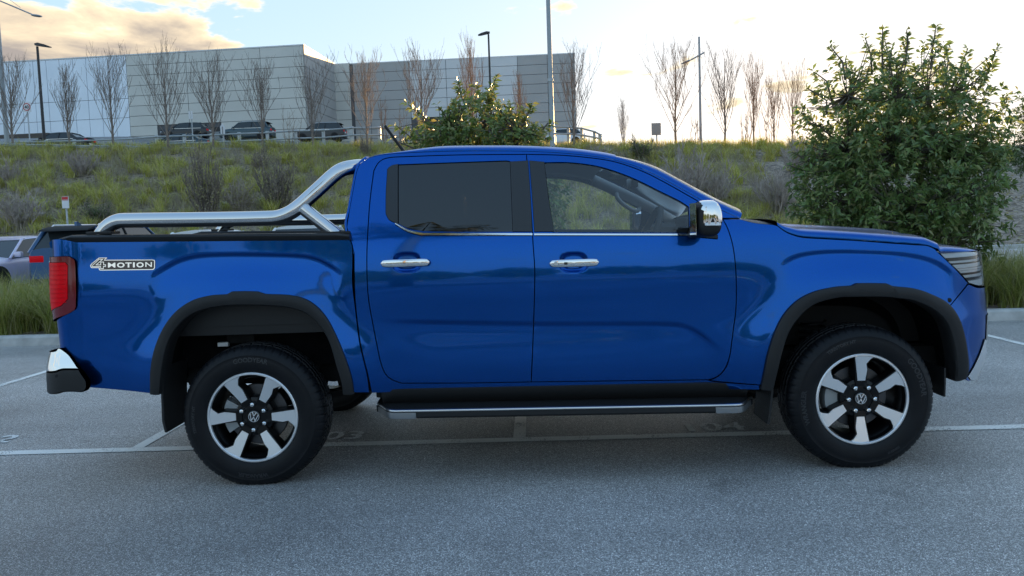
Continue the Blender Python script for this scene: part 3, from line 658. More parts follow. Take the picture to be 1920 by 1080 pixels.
def flare(OUT, INN):
    n = 150
    def rs(p, tab):                              # smooth along the arch, straight across the raised tab
        A = np.array(p, float); A = np.vstack([2*A[0]-A[1], A, 2*A[-1]-A[-2]]); out = []
        for q in np.linspace(0, len(p)-1, n):
            i = min(int(q), len(p)-2); t = q-i; p0, p1, p2, p3 = A[i:i+4]
            if tab and tab[0] <= i < tab[1]: out.append(p1+(p2-p1)*t); continue
            out.append(.5*(2*p1+(p2-p0)*t+(2*p0-5*p1+4*p2-p3)*t*t+(-p0+3*p1-3*p2+p3)*t**3))
        return np.array(out)
    tb = (7, 11) if OUT[0][0] < 900 else (8, 12)
    o, i_ = rs(OUT, tb), rs(INN, None)
    ou = body.inv(o[:, 0], o[:, 1]); po = body(ou[:, 0], ou[:, 1]); nn = body.normal(ou[:, 0], ou[:, 1])
    rings = []
    for k in range(n):
        a = po[k]; q = nn[k]; yi = min(a[1], 0.02)
        b = at(i_[k, 0], i_[k, 1], a[1]-0.004)
        w = b-a
        rings.append([a-q*0.012+w*0.02, a+q*0.010+w*0.0, a+q*0.020+w*0.05, a+q*0.027+w*0.25, a+q*0.026+w*0.7, a+q*0.020+w*0.95, b+q*0.010+w*0.0, b+np.array([0, 0.02, 0])+w*0.01, b+np.array([0, 0.09, 0])])
    m = MB().loft(rings, cap=False, closed=False); lin = [r[-1] for r in rings]
    tboth(m, 'wheel_arch_flare', 'black_plastic', None, 35)
    # liner: a dark tunnel inwards from the inner edge
    cx = -HX if OUT[0][0] < 900 else HX
    L = []
    for p in lin:
        L.append([p+np.array([0, -0.03, 0]), p+np.array([0.03*np.sign(p[0]-cx), 0.04, 0.02]), p+np.array([0.04*np.sign(p[0]-cx), 0.20, 0.03]), p+np.array([0.03*np.sign(p[0]-cx), 0.42, 0.0]), np.array([cx+(p[0]-cx)*0.8, 0.46, 0.30+(p[2]-0.30)*0.85])])
    m = MB().loft(L, cap=False, closed=False)
    tboth(m, 'wheel_arch_liner', 'well_black', None, 35)
flare(*FL_R); flare(*FL_F)

# ---- wheels
WR = 0.394
def tyre_geo():
    prof_ = [(.228,.05),(.236,.030),(.244,.020),(.256,.010),(.275,.004),(.300,.0),(.322,.001),(.338,.004),(.341,.003),(.352,.008),(.366,.017),(.377,.027),(.386,.040),(.3905,.056),(.3905,.068),(.383,.070),(.383,.078),(.3925,.080),(.3935,.104),(.385,.106),(.385,.114),(.394,.116)]
    prof_ = prof_+[(r, .255-y) for r, y in reversed(prof_)]
    n = 336; m2 = len(prof_)
    def mod(r, h, j, k):
        if 9 <= j <= 14 or m2-15 <= j <= m2-10:
            if k % 6 == 0: return r-(0.002 if j in (9, 10, m2-10, m2-11) else 0.006), h
            if k % 6 == 3 and 12 <= j <= 14: return r-0.0025, h
        if j in (17, 18, m2-19, m2-18) and (k+3) % 8 == 0: return r-0.006, h
        return r, h
    v, f = revolve(prof_, n, 'y', mod); v = np.array(v)
    v[:, 2] = np.where(v[:, 2] < -HZ, -HZ, v[:, 2]); return v, f
TY = tyre_geo(); TY_ME = mesh_data('tyre', TY[0], TY[1], 'rubber', True, 38)
def arc_text(body_txt, size, r, a0, bold=0.0008, spacing=1.0):
    """letters set round the sidewall; a0 = clock angle of the middle in degrees"""
    v, f = text_mesh(body_txt, size, 0.0008, bold)
    w = v[:, 0].max(); out = np.zeros_like(v); s = spacing
    th = R(a0)-((v[:, 0]-w/2)*s)/(r)
    rr = r+v[:, 1]-size*0.35
    out[:, 0] = rr*np.cos(th); out[:, 2] = rr*np.sin(th)
    yy = np.interp(rr, [.256, .275, .300, .322, .338, .352], [.010, .004, 0, .001, .004, .008])
    out[:, 1] = yy-0.0006-v[:, 2]
    return out, f
def extr_poly(poly, yf, yb, mat_scale=1.0):
    """poly of (t, r) in the spoke frame -> prism with front height yf(r)"""
    n = len(poly)
    vs = [(t, yf(r), r) for t, r in poly]+[(t*mat_scale, yb, r) for t, r in poly]
    fs = [tuple(range(n)), tuple(range(2*n-1, n-1, -1))]+[(i, i+n, (i+1) % n+n, (i+1) % n) for i in range(n)]
    return vs, fs
def rotv(v, a):
    c, s = math.cos(a), math.sin(a); v = np.array(v, float); o = v.copy(); o[:, 0] = v[:, 0]*c+v[:, 2]*s; o[:, 2] = -v[:, 0]*s+v[:, 2]*c; return o   # clockwise by a as seen from -y
yface = lambda r: 0.034-0.016*np.clip((r-0.098)/0.135, 0, 1)**1.3
SP = [(-.0175,.098),(-.0245,.150),(-.031,.195),(-.036,.2285),(-.012,.2325),(.014,.2325),(.038,.2290),(.060,.2240),(.046,.2165),(.0245,.190),(.0305,.158),(.0285,.140),(.022,.098)]
def make_wheel():
    w = empty('wheel'); 
    t = link('tyre', TY_ME, w)
    # barrel, black
    pf = [(.246,.022),(.240,.030),(.232,.045),(.215,.060),(.205,.10),(.205,.20),(.232,.225),(.246,.235)]
    v, f = revolve(pf, 96); mesh('rim_barrel', v, f, 'wheel_black', w)
    pf = [(.2315,.026),(.2325,.016),(.236,.0125),(.2435,.0125),(.2475,.016),(.248,.024)]
    v, f = revolve(pf, 128); mesh('rim_lip', v, f, 'machined', w)
    hub = MB(); v, f = revolve([(0,.052),(.034,.052),(.036,.044),(.048,.043),(.060,.044),(.090,.046),(.104,.052),(.112,.075),(.112,.10)], 72); hub.add(v, f)
    v, f = revolve([(.224,.050),(.231,.026),(.236,.024),(.236,.06)], 96); hub.add(v, f)
    for k in range(6):
        a = math.radians(60*k)
        big = [(x*1.10+math.copysign(.003, x), min(r*1.004, .234)) for x, r in SP]; big[0] = (-.026, .066); big[-1] = (.032, .066)
        v, f = extr_poly(big, lambda r: yface(r)+0.006, 0.085, 1.25); hub.add(rotv(v, a), f)
    hub.build('spoke_body', 'wheel_black', w, True, 25)['kind'] = 'stuff' if False else 'part'
    for k in range(6):
        a = math.radians(60*k)
        v, f = extr_poly(SP, lambda r: yface(r), 0.040); m = MB().add(rotv(v, a), f); m.build('spoke_face', 'machined', w, True, 25)
        b = math.radians(60*k+30); v, f = revolve([(0,.002),(.006,.003),(.0110,.007),(.0135,.014),(.0135,.03)], 8); v2, f2 = revolve([(.0135,.024),(.017,.027),(.0185,.034),(.0185,.05)], 20)
        off = np.array([.0695*math.sin(b), 0.010, .0695*math.cos(b)])
        mesh('wheel_nut', np.array(v)+off, f, 'chrome', w, True, 25)
        pk = MB().add(np.array(v2)+off+np.array([0, .008, 0]), f2); pk.build('nut_seat', 'wheel_black', w)
    v, f = revolve([(0,.034),(.028,.035),(.033,.038),(.0345,.044),(.0345,.052)], 40); cap = mesh('centre_cap', v, f, 'gloss_black', w)
    em = MB(); v, f = revolve([(.0262,.0345),(.0268,.0325),(.0288,.0325),(.0294,.036)], 48); em.add(v, f)
    def stroke(p, q, wd=.0021):
        p, q = np.array(p), np.array(q); d = (q-p)/np.linalg.norm(q-p); n_ = np.array([-d[1], d[0]])*wd
        em.prism([tuple(p+n_), tuple(p-n_), tuple(q-n_), tuple(q+n_)], .0325, .037)
    stroke((-.0105,.0245),(0,.0035)); stroke((.0105,.0245),(0,.0035))
    stroke((-.0225,.0140),(-.0100,-.0235)); stroke((-.0105,-.0235),(0,-.0010)); stroke((0,-.0010),(.0105,-.0235)); stroke((.0225,.0140),(.0100,-.0235))
    em.build('wheel_emblem', 'machined', cap, True, 25)['kind'] = 'part'
    v, f = revolve([(.06,.105),(.165,.105),(.168,.108),(.168,.124),(.165,.127),(.06,.127)], 72); mesh('brake_disc', v, f, 'disc', w)
    return w
def place_wheel(w, x, near, rot, steer=0.0):
    w.parent = truck
    if near: w.location = (x, 0.012-YC, HZ)
    else: w.location = (x, YC-0.012, HZ); w.rotation_euler = (0, 0, math.pi)
    for ch in w.children:
        if not ch.name.startswith('tyre') and ch.type == 'MESH': ch.rotation_euler = (0, rot if not ch.name.startswith('centre_cap') else rot*.1+R(8), 0)
wh = make_wheel()
wheels = [wh]+[copy_tree(wh) for _ in range(3)]
for o in wheels:
    for ch in o.children:
        if ch.get('kind') == 'part': del ch['kind']
        for g in ch.children:
            if g.get('kind') == 'part': del g['kind']
place_wheel(wheels[0], -HX, True, R(30)); place_wheel(wheels[1], HX, True, R(0)); place_wheel(wheels[2], -HX, False, R(20)); place_wheel(wheels[3], HX, False, R(10))
for w, items in ((wheels[0], [('GOODYEAR', .034, .318, 88), ('WRANGLER', .030, .318, 268), ('TERRITORY HT', .022, .318, 180)]), (wheels[1], [('GOODYEAR', .040, .318, 22), ('WRANGLER', .034, .318, 186), ('TERRITORY HT', .024, .318, 112), ('255/65R18', .016, .318, 300)])):
    ty = [c for c in w.children if c.name.startswith('tyre')][0]
    for (b, s, r, a) in items:
        v, f = arc_text(b, s, r, a); mesh('sidewall_lettering', v, f, 'rubber_text', ty, False)
# calipers
for x, dx in ((-HX, -0.115), (HX, -0.135)):
    m = MB()
    for k, (a0, a1) in enumerate(((150, 212),)):
        ring = []
        for a in np.linspace(R(a0), R(a1), 10):
            c, s = math.cos(a), math.sin(a); ring.append([(x+c*.105, .085, HZ+s*.105), (x+c*.178, .085, HZ+s*.178), (x+c*.185, .10, HZ+s*.185), (x+c*.185, .15, HZ+s*.185), (x+c*.10, .15, HZ+s*.10)])
        m.loft(ring)
    tbuild(m, 'brake_caliper', 'caliper')

# ---- chassis, axles, floor
m = MB().box((-2.15, 0.42, 0.48), (2.2, 0.54, 0.60), 0.01); tbuild(m, 'frame_rail', 'chassis_dark')
m = MB().box((-2.15, 2*YC-0.54, 0.48), (2.2, 2*YC-0.42, 0.60), 0.01); tbuild(m, 'frame_rail', 'chassis_dark')
m = MB().box((-0.98, 0.12, 0.44), (1.12, 2*YC-0.12, 0.50), 0.01); tbuild(m, 'floor_pan', 'chassis_dark')
m = MB().box((0.9, 0.35, 0.36), (2.25, 2*YC-0.35, 0.60), 0.04); tbuild(m, 'engine_guard', 'chassis_dark')
m = MB().tube([(-HX, .2, HZ), (-HX, 2*YC-.2, HZ)], 0.05, 16); v, f = revolve([(0,-.15),(.10,-.12),(.15,0),(.10,.12),(0,.15)], 24); m.add(np.array(v)+[-HX, YC+.1, HZ], f); tbuild(m, 'rear_axle', 'chassis_dark')
m = MB().tube([(HX, .25, HZ), (HX, 2*YC-.25, HZ)], 0.035, 12); tbuild(m, 'front_axle', 'chassis_dark')
for yy in (0.46, 2*YC-0.46):
    m = MB(); m.loft([[(x, yy-.035, z), (x, yy+.035, z), (x, yy+.035, z+.03), (x, yy-.035, z+.03)] for x, z in [(-2.25,.54),(-2.05,.45),(-1.64,.33),(-1.2,.40),(-0.95,.48)]]); tbuild(m, 'leaf_spring', 'chassis_dark')
for xx in (-1.45,): m = MB().tube([(xx, .36, .35), (xx+.10, .40, .66)], .03, 12); tbuild(m, 'shock_absorber', 'chassis_dark')
hel = [(HX-.12+.065*math.cos(t), .40+.065*math.sin(t), .52+.03*t/2/math.pi*1.3) for t in np.linspace(0, 12*math.pi, 120)]
m = MB().tube(hel, .008, 6); tbuild(m, 'coil_spring', 'disc')
m = MB().tube([(-0.9, 1.2, .38), (-1.5, 1.25, .40), (-1.75, 1.3, .58), (-2.1, 1.35, .50), (-2.5, 1.4, .56)], .035, 12); tbuild(m, 'exhaust', 'chassis_dark')
m = MB().box((-2.50, 0.14, 0.60), (-1.02, 0.16, 0.80)); m2 = MB().box((-2.40, 0.34, 0.60), (-1.0, 0.37, 0.98)); tbuild(m2, 'inner_arch_panel', 'well_black')
for (a, b) in (((-1.62, .30, .80), (-1.40, .345, .87)), ((-1.86, .30, .74), (-1.70, .345, .80))): tbuild(MB().box(a, b, .01), 'frame_bracket', 'chassis_dark')
p_ = at(420, 645, .30); tbuild(MB().box((p_[0]-.03, .28, p_[2]-.012), (p_[0]+.03, .31, p_[2]+.012), .004), 'marker_label', 'white_plastic')
# cargo bed
bz0, bz1 = 0.86, at(380, 442, 0.1)[2]
m = MB().box((-2.66, .16, bz0-.05), (-1.04, 2*YC-.16, bz0)); tbuild(m, 'bed_floor', 'black_plastic')
m = MB().box((-1.07, .14, bz0), (-1.02, 2*YC-.14, bz1-.01)); tbuild(m, 'bed_front_wall', 'black_plastic')
m = MB().box((-2.64, .15, bz0), (-1.07, .17, bz1-.01)); tboth(m, 'bed_liner', 'black_plastic')
def rail():
    a = [at(108, 449.5, .05), at(115, 441, .05), at(380, 439, .05), at(648, 436.5, .05), at(655, 444, .05), at(380, 447, .05)]
    xs = [p[0] for p in a]; rings = []
    for t in np.linspace(0, 1, 24):
        x = a[0][0]+(a[4][0]-a[0][0])*t; px = 108+(655-108)*t
        zl = np.interp(px, [108, 655], [at(108, 449, .05)[2], at(655, 444.5, .05)[2]]); zu = np.interp(px, [108, 116, 648, 655], [at(108, 447, .05)[2], at(116, 441, .05)[2], at(648, 436.8, .05)[2], at(655, 439, .05)[2]])
        rings.append([(x, .045, zl), (x, .043, zu-.012), (x, .055, zu-.003), (x, .07, zu), (x, .18, zu), (x, .19, zu-.01), (x, .19, zl-.03), (x, .08, zl-.03)])
    return MB().loft(rings)
tboth(rail(), 'bed_rail_cap', 'black_plastic')

# ---- sports bar
def bar_path():
    k = [(190,441,.13),(203,424,.13),(222,414.5,.13),(250,413,.13),(380,411.5,.13),(490,409.5,.13),(525,406.5,.135),(553,393,.14),(590,361,.17),(625,329,.21),(643,317.5,.24),(664,313,.30)]
    p = [at(*q) for q in k]; e = p[-1]
    p += [np.array([e[0]+.03, e[1]+.07, e[2]+.008]), np.array([e[0]+.045, e[1]+.20, e[2]+.012])]
    return p
bp = catmull(bar_path(), 0.02)
full = bp+[np.array([p[0], 2*YC-p[1], p[2]]) for p in reversed(bp)]
sb = tbuild(MB().tube(full, .0405, 28), 'sports_bar', 'steel_tube', None, 60)
s0, s1 = at(569, 391, .135), at(632, 441, .12)
b1, b2 = tboth(MB().tube(catmull([s0, s0*.5+s1*.5, s1], .03), .036, 24), 'bar_strut', 'steel_tube', sb, 60); b2.parent = sb
for (px, w_) in ((193, .07), (628, .09)):
    c = at(px, 438, .12); b1, b2 = tboth(MB().box((c[0]-w_, .075, c[2]-.004), (c[0]+w_, .17, c[2]+.012), .004), 'bar_foot', 'black_plastic', sb); b2.parent = sb

# ---- side step
def step():
    st = {}
    xs0, xs1 = at(697, 760, 0)[0], at(1424, 750, 0)[0]
    zt_ = lambda x: np.interp(x, [xs0, xs1], [at(740, 768, -.02)[2], at(1380, 757.5, -.02)[2]])
    def yo(x):
        e = min(x-xs0, xs1-x); return -.035+.16*(1-sm(e/.16))**2.2
    X = np.r_[np.linspace(xs0, xs0+.18, 14), np.linspace(xs0+.2, xs1-.2, 16), np.linspace(xs1-.18, xs1, 14)]
    board = MB().loft([[(x, .30, zt_(x)-.055), (x, yo(x)+.012, zt_(x)-.047), (x, yo(x), zt_(x)-.035), (x, yo(x), zt_(x)-.006), (x, yo(x)+.006, zt_(x)), (x, .30, zt_(x)+.012)] for x in X])
    b, b2 = tboth(board, 'side_step', 'black_plastic')
    tr = MB().loft([[(x, yo(x)-.003, zt_(x)-.008), (x, yo(x)-.004, zt_(x)-.004), (x, yo(x)-.002, zt_(x)+.0005), (x, yo(x)+.010, zt_(x)+.003), (x, yo(x)+.010, zt_(x)-.008)] for x in X])
    t1, t2 = tboth(tr, 'step_trim', 'silver_trim', b); t2.parent = b2
    for (a0, a1) in ((xs0+.01, xs0+.24), (xs1-.24, xs1-.01)):
        XX = np.linspace(a0, a1, 14); ep = MB().loft([[(x, yo(x)-.003, zt_(x)-.046), (x, yo(x)-.005, zt_(x)-.035), (x, yo(x)-.004, zt_(x)-.013), (x, yo(x)+.01, zt_(x)-.013), (x, yo(x)+.01, zt_(x)-.046)] for x in XX])
        t1, t2 = tboth(ep, 'step_end_trim', 'machined' if False else 'silver_grey', b); t2.parent = b2
    q = MB().loft([[(x, .085, zt_(x)+.098), (x, .074, zt_(x)+.09), (x, .078, zt_(x)+.06), (x, .10, zt_(x)+.025), (x, .14, zt_(x)-.01), (x, .2, zt_(x)-.01), (x, .2, zt_(x)+.098)] for x in np.linspace(at(714,740,.06)[0], at(1405,740,.06)[0], 20)])
    tboth(q, 'sill_cover', 'black_plastic')
    for x in (xs0+.3, (xs0+xs1)/2, xs1-.3): tbuild(MB().tube([(x, .1, zt_(x)-.02), (x, .45, zt_(x)+.08)], .02, 8), 'step_bracket', 'chassis_dark')
pbr('silver_grey', (0.30, 0.31, 0.32), 0.35, 0.8)
step()

# ---- mud flaps
def flap(pts, y0, y1, th, name='mud_flap'):
    m = MB(); rings = []
    for (px, py) in pts:
        a = at(px, py, y0); rings.append([(a[0]-th, y0, a[2]), (a[0]+th, y0, a[2]), (a[0]+th, y1, a[2]), (a[0]-th, y1, a[2])])
    m.loft(rings); tboth(m, name, 'black_plastic')
flap([(305,690),(304,745),(306,790),(311,811)], .035, .33, .006)
flap([(1449,700),(1448,735),(1444,775),(1441,796)], .05, .30, .006)
flap([(1772,690),(1772,718),(1771,744)], .12, .36, .005)

# ---- rear bumper (its own flank surface)
pl = []
for t in np.linspace(0, 1, 40, endpoint=False): pl.append((-2.80, YC+(.16-YC)*t))
for a in np.linspace(0, math.pi/2, 60, endpoint=False): pl.append((-2.625-.175*math.cos(a), .16-.175*math.sin(a)))
i0 = len(pl)
for x in np.linspace(-2.625, -2.2, 60): pl.append((x, -.015))
pb = nspline([.30,.40,.46,.53,.60,.66,.72], [.07,.028,.010,.004,.004,.008,.022])
rb = Surf(pl, i0, lambda u, z: pb(z)+0.03*sm((u+2.50)/0.12))
ub = -2.625-.175*1.0; zr = lambda py: at(95, py, .12)[2]
ch = [[('u',rb.umin,zr(656)),('u',ub,zr(656)),(112,652)], V((112,652),(118,655.5),(129,664),(140,679),(148,691.5)), V((148,691.5),(120,691.5)), [(120,691.5),('u',ub,zr(691.5)),('u',rb.umin,zr(691.5))], [('u',rb.umin,zr(691.5)),('u',rb.umin,zr(656))]]
rbm, _ = panel('rear_bumper', rb, outline(rb, [[('u',rb.umin,zr(692)),('u',ub,zr(692)),(120,692)], V((120,692),(148,692)), V((148,692),(156,705),(162,714),(163,726)), V((163,726),(160,733),(153,736)), [(153,736),(120,735.5),('u',ub,zr(733)),('u',rb.umin,zr(733))], [('u',rb.umin,zr(733)),('u',rb.umin,zr(692))]], .015), 'black_plastic', whole=True, grid=.03, flange=.035, rnd=.006, gap=0)
panel('bumper_chrome', rb, outline(rb, ch, .012), 'chrome', rbm, whole=True, grid=.02, off=-.004, flange=.03, rnd=.004, gap=0)
c = rb.inv(106, 705)[0]; v, f = revolve([(0,-.002),(.008,-.002),(.010,.001)], 16); tmesh('parking_sensor', np.array(v)+rb(*c), f, 'gap_black', rbm)
tbuild(MB().box((-2.74, .25, .55), (-2.60, 2*YC-.25, .66), .02), 'bumper_beam', 'chassis_dark')

# ---- door mirror
def mirror_part():
    c = at(1321, 411, -.12); rings = []
    for (y, sx, sz, dx, dz) in ((.06,.028,.018,-.02,-.080),(.02,.032,.022,-.015,-.076),(-.03,.046,.034,-.01,-.062),(-.055,.056,.068,-.004,-.020),(-.08,.060,.084,0,0),(-.13,.0625,.090,0,.002),(-.19,.061,.089,.002,.002),(-.222,.057,.083,.003,.002),(-.238,.050,.073,.005,.003),(-.247,.038,.058,.006,.004),(-.2515,.02,.034,.006,.006),(-.2525,.004,.008,.006,.008)):
        ring = []
        for a in np.linspace(0, 2*math.pi, 56, endpoint=False):
            ca, sa = math.cos(a), math.sin(a); X = math.copysign(abs(ca)**.62, ca)*sx; Z = math.copysign(abs(sa)**.62, sa)*sz
            X *= (1-.14*max(Z/sz, 0)) if X > 0 else 1.0
            ring.append((c[0]+dx+X, y, c[2]+dz+Z))
        rings.append(ring)
    return c, rings
mc, mr = mirror_part()
hm = MB().loft(mr); capm = MB(); rest = MB(); vv_ = hm.v
cf_, rf2 = [], []
for q in hm.f:
    ctr = np.mean([vv_[i] for i in q], axis=0)
    (cf_ if (ctr[2] > mc[2]-.012 and ctr[0] > mc[0]-.036 and ctr[1] < -.06) else rf2).append(q)
def sub(mb, fl, grow=0.0):
    us = sorted({i for q in fl for i in q}); mp_ = {i: k for k, i in enumerate(us)}; m = MB(); m.v = []
    for i in us:
        p = np.array(mb.v[i]); d = p-np.array([mc[0], p[1], mc[2]]); L_ = np.linalg.norm(d)+1e-9; m.v.append(tuple(p+d/L_*grow+np.array([0, -grow if p[1] < -.2 else 0, 0])))
    m.f = [tuple(mp_[i] for i in q) for q in fl]; return m
h1, h2 = tboth(sub(hm, hm.f), 'door_mirror', 'black_plastic', None, 50)
c1, c2 = tboth(sub(hm, cf_, .0035), 'mirror_cap', 'chrome', h1, 60); c2.parent = h2
tr = MB()
tr.loft([[(mc[0]-.030+.0, y, mc[2]-.016), (mc[0]+dx, y, mc[2]-.016), (mc[0]+dx, y, mc[2]-.032), (mc[0]-.028, y, mc[2]-.030)] for y, dx in ((-.09,.064),(-.20,.064),(-.240,.052),(-.2545,.036))]); 
t1, t2 = tboth(tr, 'mirror_indicator', 'lamp_inner', h1); t2.parent = h2
gm = MB().box((mc[0]-.0675, -.225, mc[2]-.078), (mc[0]-.0655, -.085, mc[2]+.082)); g1, g2 = tboth(gm, 'mirror_glass', 'chrome', h1); g2.parent = h2
# sail base at the door
e0 = outline(body, [V((1288,437),(1293,424)), V((1293,424),(1310,428),(1335,434)), V((1335,434),(1345,440),(1345,448)), V((1345,448),(1290,443)), V((1290,443),(1288,437))], .012)
panel('mirror_base', body, e0, 'black_plastic', h1, mparent=h2, off=-.012, gap=0, grid=.04, flange=.02)

# ---- badge on the cargo bed
def badge():
    def P2(x, y): return body.inv(160+x/13.714, 470+y/13.714)[0]     # from the enlarged view
    def ol(pts): return [P2(*p) for p in pts]
    def flat(poly_pts, off0, off1):
        q = np.array(ol(poly_pts)); a = body(q[:, 0], q[:, 1], off0); b = body(q[:, 0], q[:, 1], off1); n = len(q)
        return a, b, n
    OUT = [(140,370),(175,325),(360,178),(575,178),(515,235),(1745,228),(1785,240),(1800,265),(1798,440),(1780,475),(1745,492),(400,508),(365,495),(355,445),(170,445),(140,415)]
    IN = [(160,375),(190,335),(368,195),(535,195),(480,252),(1735,246),(1765,255),(1780,272),(1778,432),(1764,460),(1735,474),(405,490),(385,482),(375,428),(180,428),(160,410)]
    m = MB(); a, b, n = flat(OUT, -.004, .004); i1, i2, n2_ = flat(IN, -.004, .004)
    m.add(list(a)+list(i1)+list(b), [(k, (k+1) % n, n+(k+1) % n, n+k) for k in range(n)]+[(k, (k+1) % n, 2*n+(k+1) % n, 2*n+k) for k in range(n)])
    bd = tbuild(m, 'bed_badge', 'chrome', None, 30)
    m = MB(); i1, i2, n = flat(IN, -.0022, .004); m.add(list(i1), [tuple(range(n))]); tbuild(m, 'badge_ground', 'gloss_black', bd)
    # lettering
    letters = [('M', 590, 780, 308, 432), ('O', 822, 1018, 305, 434), ('T', 1036, 1200, 303, 430), ('I', 1232, 1280, 300, 428), ('O', 1322, 1508, 297, 430), ('N', 1550, 1718, 293, 416)]
    for chh, x0, x1, y0, y1 in letters:
        v, f = text_mesh(chh, 1.0, 0.0, 0.010 if chh in 'MN' else 0.03); lo, hi = v.min(0), v.max(0)
        X = x0+(v[:, 0]-lo[0])/(hi[0]-lo[0])*(x1-x0); Y = y1-(v[:, 1]-lo[1])/(hi[1]-lo[1])*(y1-y0)
        q = body.inv(160+X/13.714, 470+Y/13.714); p = body(q[:, 0], q[:, 1], -.0032)
        tmesh('badge_letter', p, f, 'chrome', bd, None, False)
    # outlined figure 4
    F4 = [(185,385),(360,222),(455,222),(285,365),(405,365),(405,292),(480,292),(480,362),(530,362),(530,405),(475,405),(475,462),(405,462),(405,408),(185,408)]
    A = np.array(F4, float); nn = len(A); m = MB()
    for k in range(nn):
        p, q = A[k], A[(k+1) % nn]; d = (q-p)/np.linalg.norm(q-p); w_ = np.array([-d[1], d[0]])*8; p2, q2 = p-d*8, q+d*8
        g = ol([tuple(p2+w_), tuple(q2+w_), tuple(q2-w_), tuple(p2-w_)]); g = np.array(g); m.add(list(body(g[:, 0], g[:, 1], -.0034-.00005*k)), [(0, 1, 2, 3)])
    o = tbuild(m, 'badge_numeral', 'chrome', bd, 30, False)
BEDMODE = True
badge()
BEDMODE = False

# ---- antenna, wipers
a0, a1 = at(757, 284, .75), at(722, 236, .75)
tbuild(MB().tube([a0, a0*.5+a1*.5, a1], [.010, .0095, .009], 10), 'roof_antenna', 'black_plastic')

# ---- interior
def seat(x, y, mat='seat'):
    s = MB().box((x-.25, y-.25, .60), (x+.27, y+.25, .80), .05); o = tbuild(s, 'front_seat', mat)
    b = MB().loft([[(x-.28-.22*t, y+sy*w_, .74+.62*t) if True else 0 for sy, w_ in ((-1, .25-.04*t), (1, .25-.04*t))]+[(x-.15-.22*t, y+(.25-.04*t), .74+.62*t), (x-.15-.22*t, y-(.25-.04*t), .74+.62*t)] for t in np.linspace(0, 1, 6)]); tbuild(b, 'seat_back', mat, o)
    h = MB().box((x-.56, y-.13, 1.38), (x-.45, y+.13, 1.56), .04); tbuild(h, 'headrest', mat, o)
seat(-0.02, .50); seat(-0.02, 2*YC-.50)
tbuild(MB().box((-.98, .2, .60), (-.45, 2*YC-.2, .82), .05), 'rear_bench', 'seat')
tbuild(MB().box((-1.0, .25, .8), (-.85, 2*YC-.25, 1.40), .05), 'bench_back', 'seat')
dz = at(1275, 428, .5)[2]
d_ = MB().loft([[(.72, y, .80), (.70, y, dz-.10), (.76, y, dz+.005), (.86, y, dz+.03), (1.12, y, dz-.01), (1.16, y, .80)] for y in np.linspace(.16, 2*YC-.16, 8)]); tbuild(d_, 'dashboard', 'interior')
tbuild(MB().box((.78, .36, dz), (.90, .68, dz+.065), .03), 'instrument_hood', 'interior')
wc = at(1212, 424, .48); rg = []
ax = Vector((-.42, 0, .90)); ax.normalize(); e1 = Vector((0, 1, 0)); e2 = ax.cross(e1)
ring = [Vector((wc[0], .50, wc[2]-.06))+(e1*math.cos(t)+e2*math.sin(t))*.185 for t in np.linspace(0, 2*math.pi, 49)]
tilt = Vector((.90, 0, .42))
ring = [Vector((wc[0]+.01, .50, wc[2]-.075))+(Vector((0, 1, 0))*math.cos(t)+Vector((.38, 0, .925))*math.sin(t))*.185 for t in np.linspace(0, 2*math.pi, 49)]
so = tbuild(MB().tube(ring, .019, 14, False), 'steering_wheel', 'interior', None, 60)
hbc = Vector((wc[0]+.03, .50, wc[2]-.085)); tbuild(MB().box((hbc.x-.03, .42, hbc.z-.06), (hbc.x+.03, .58, hbc.z+.06), .02), 'wheel_hub', 'interior', so)
for t in (0, math.pi, -math.pi/2): tbuild(MB().tube([hbc, Vector((wc[0]+.01, .50, wc[2]-.075))+(Vector((0, 1, 0))*math.cos(t)+Vector((.38, 0, .925))*math.sin(t))*.18], .014, 8), 'wheel_spoke', 'interior', so)
rm = at(1186, 343, YC); rv = tbuild(MB().box((rm[0]-.02, YC-.12, rm[2]-.035), (rm[0]+.02, YC+.12, rm[2]+.035), .012), 'rear_view_mirror', 'interior')
tbuild(MB().box((rm[0]-.0225, YC-.11, rm[2]-.028), (rm[0]-.0205, YC+.11, rm[2]+.028)), 'mirror_glass', 'chrome', rv)
tbuild(MB().tube([(rm[0], YC, rm[2]+.03), (rm[0]+.06, YC, rm[2]+.09)], .01, 8), 'mirror_stalk', 'interior', rv)
# light grey pillar linings on the far side, with a grab handle
fa = [np.array([p[0], 2*YC-p[1]-.035, p[2]-.03]) for p in ws]; 
tbuild(MB().tube(catmull([fa[0], fa[len(fa)//2], fa[-1]], .05), .04, 12), 'pillar_lining', 'headliner')
na = [np.array([p[0], p[1]+.035, p[2]-.03]) for p in ws]; tbuild(MB().tube(catmull([na[0], na[len(na)//2], na[-1]], .05), .03, 12), 'pillar_lining', 'headliner')
g0, g1 = fa[int(len(fa)*.28)], fa[int(len(fa)*.56)]
tbuild(MB().tube(catmull([g0, g0+[-.01, -.04, -.06], (g0+g1)/2+[-.03, -.05, -.075], g1+[-.03, -.04, -.06], g1], .02), .016, 10), 'grab_handle', 'headliner')
vis = np.array(ws[3]); 
tbuild(MB().box((vis[0]-.05, .36, vis[2]-.055), (vis[0]+.14, .74, vis[2]-.045), .004), 'sun_visor', 'headliner')
# added dark block: stops light showing through between the front wheel wells
tbuild(MB().box((0.98, .50, .52), (2.34, 2*YC-.50, 1.12), .03), 'light_leak_block', 'gap_black')

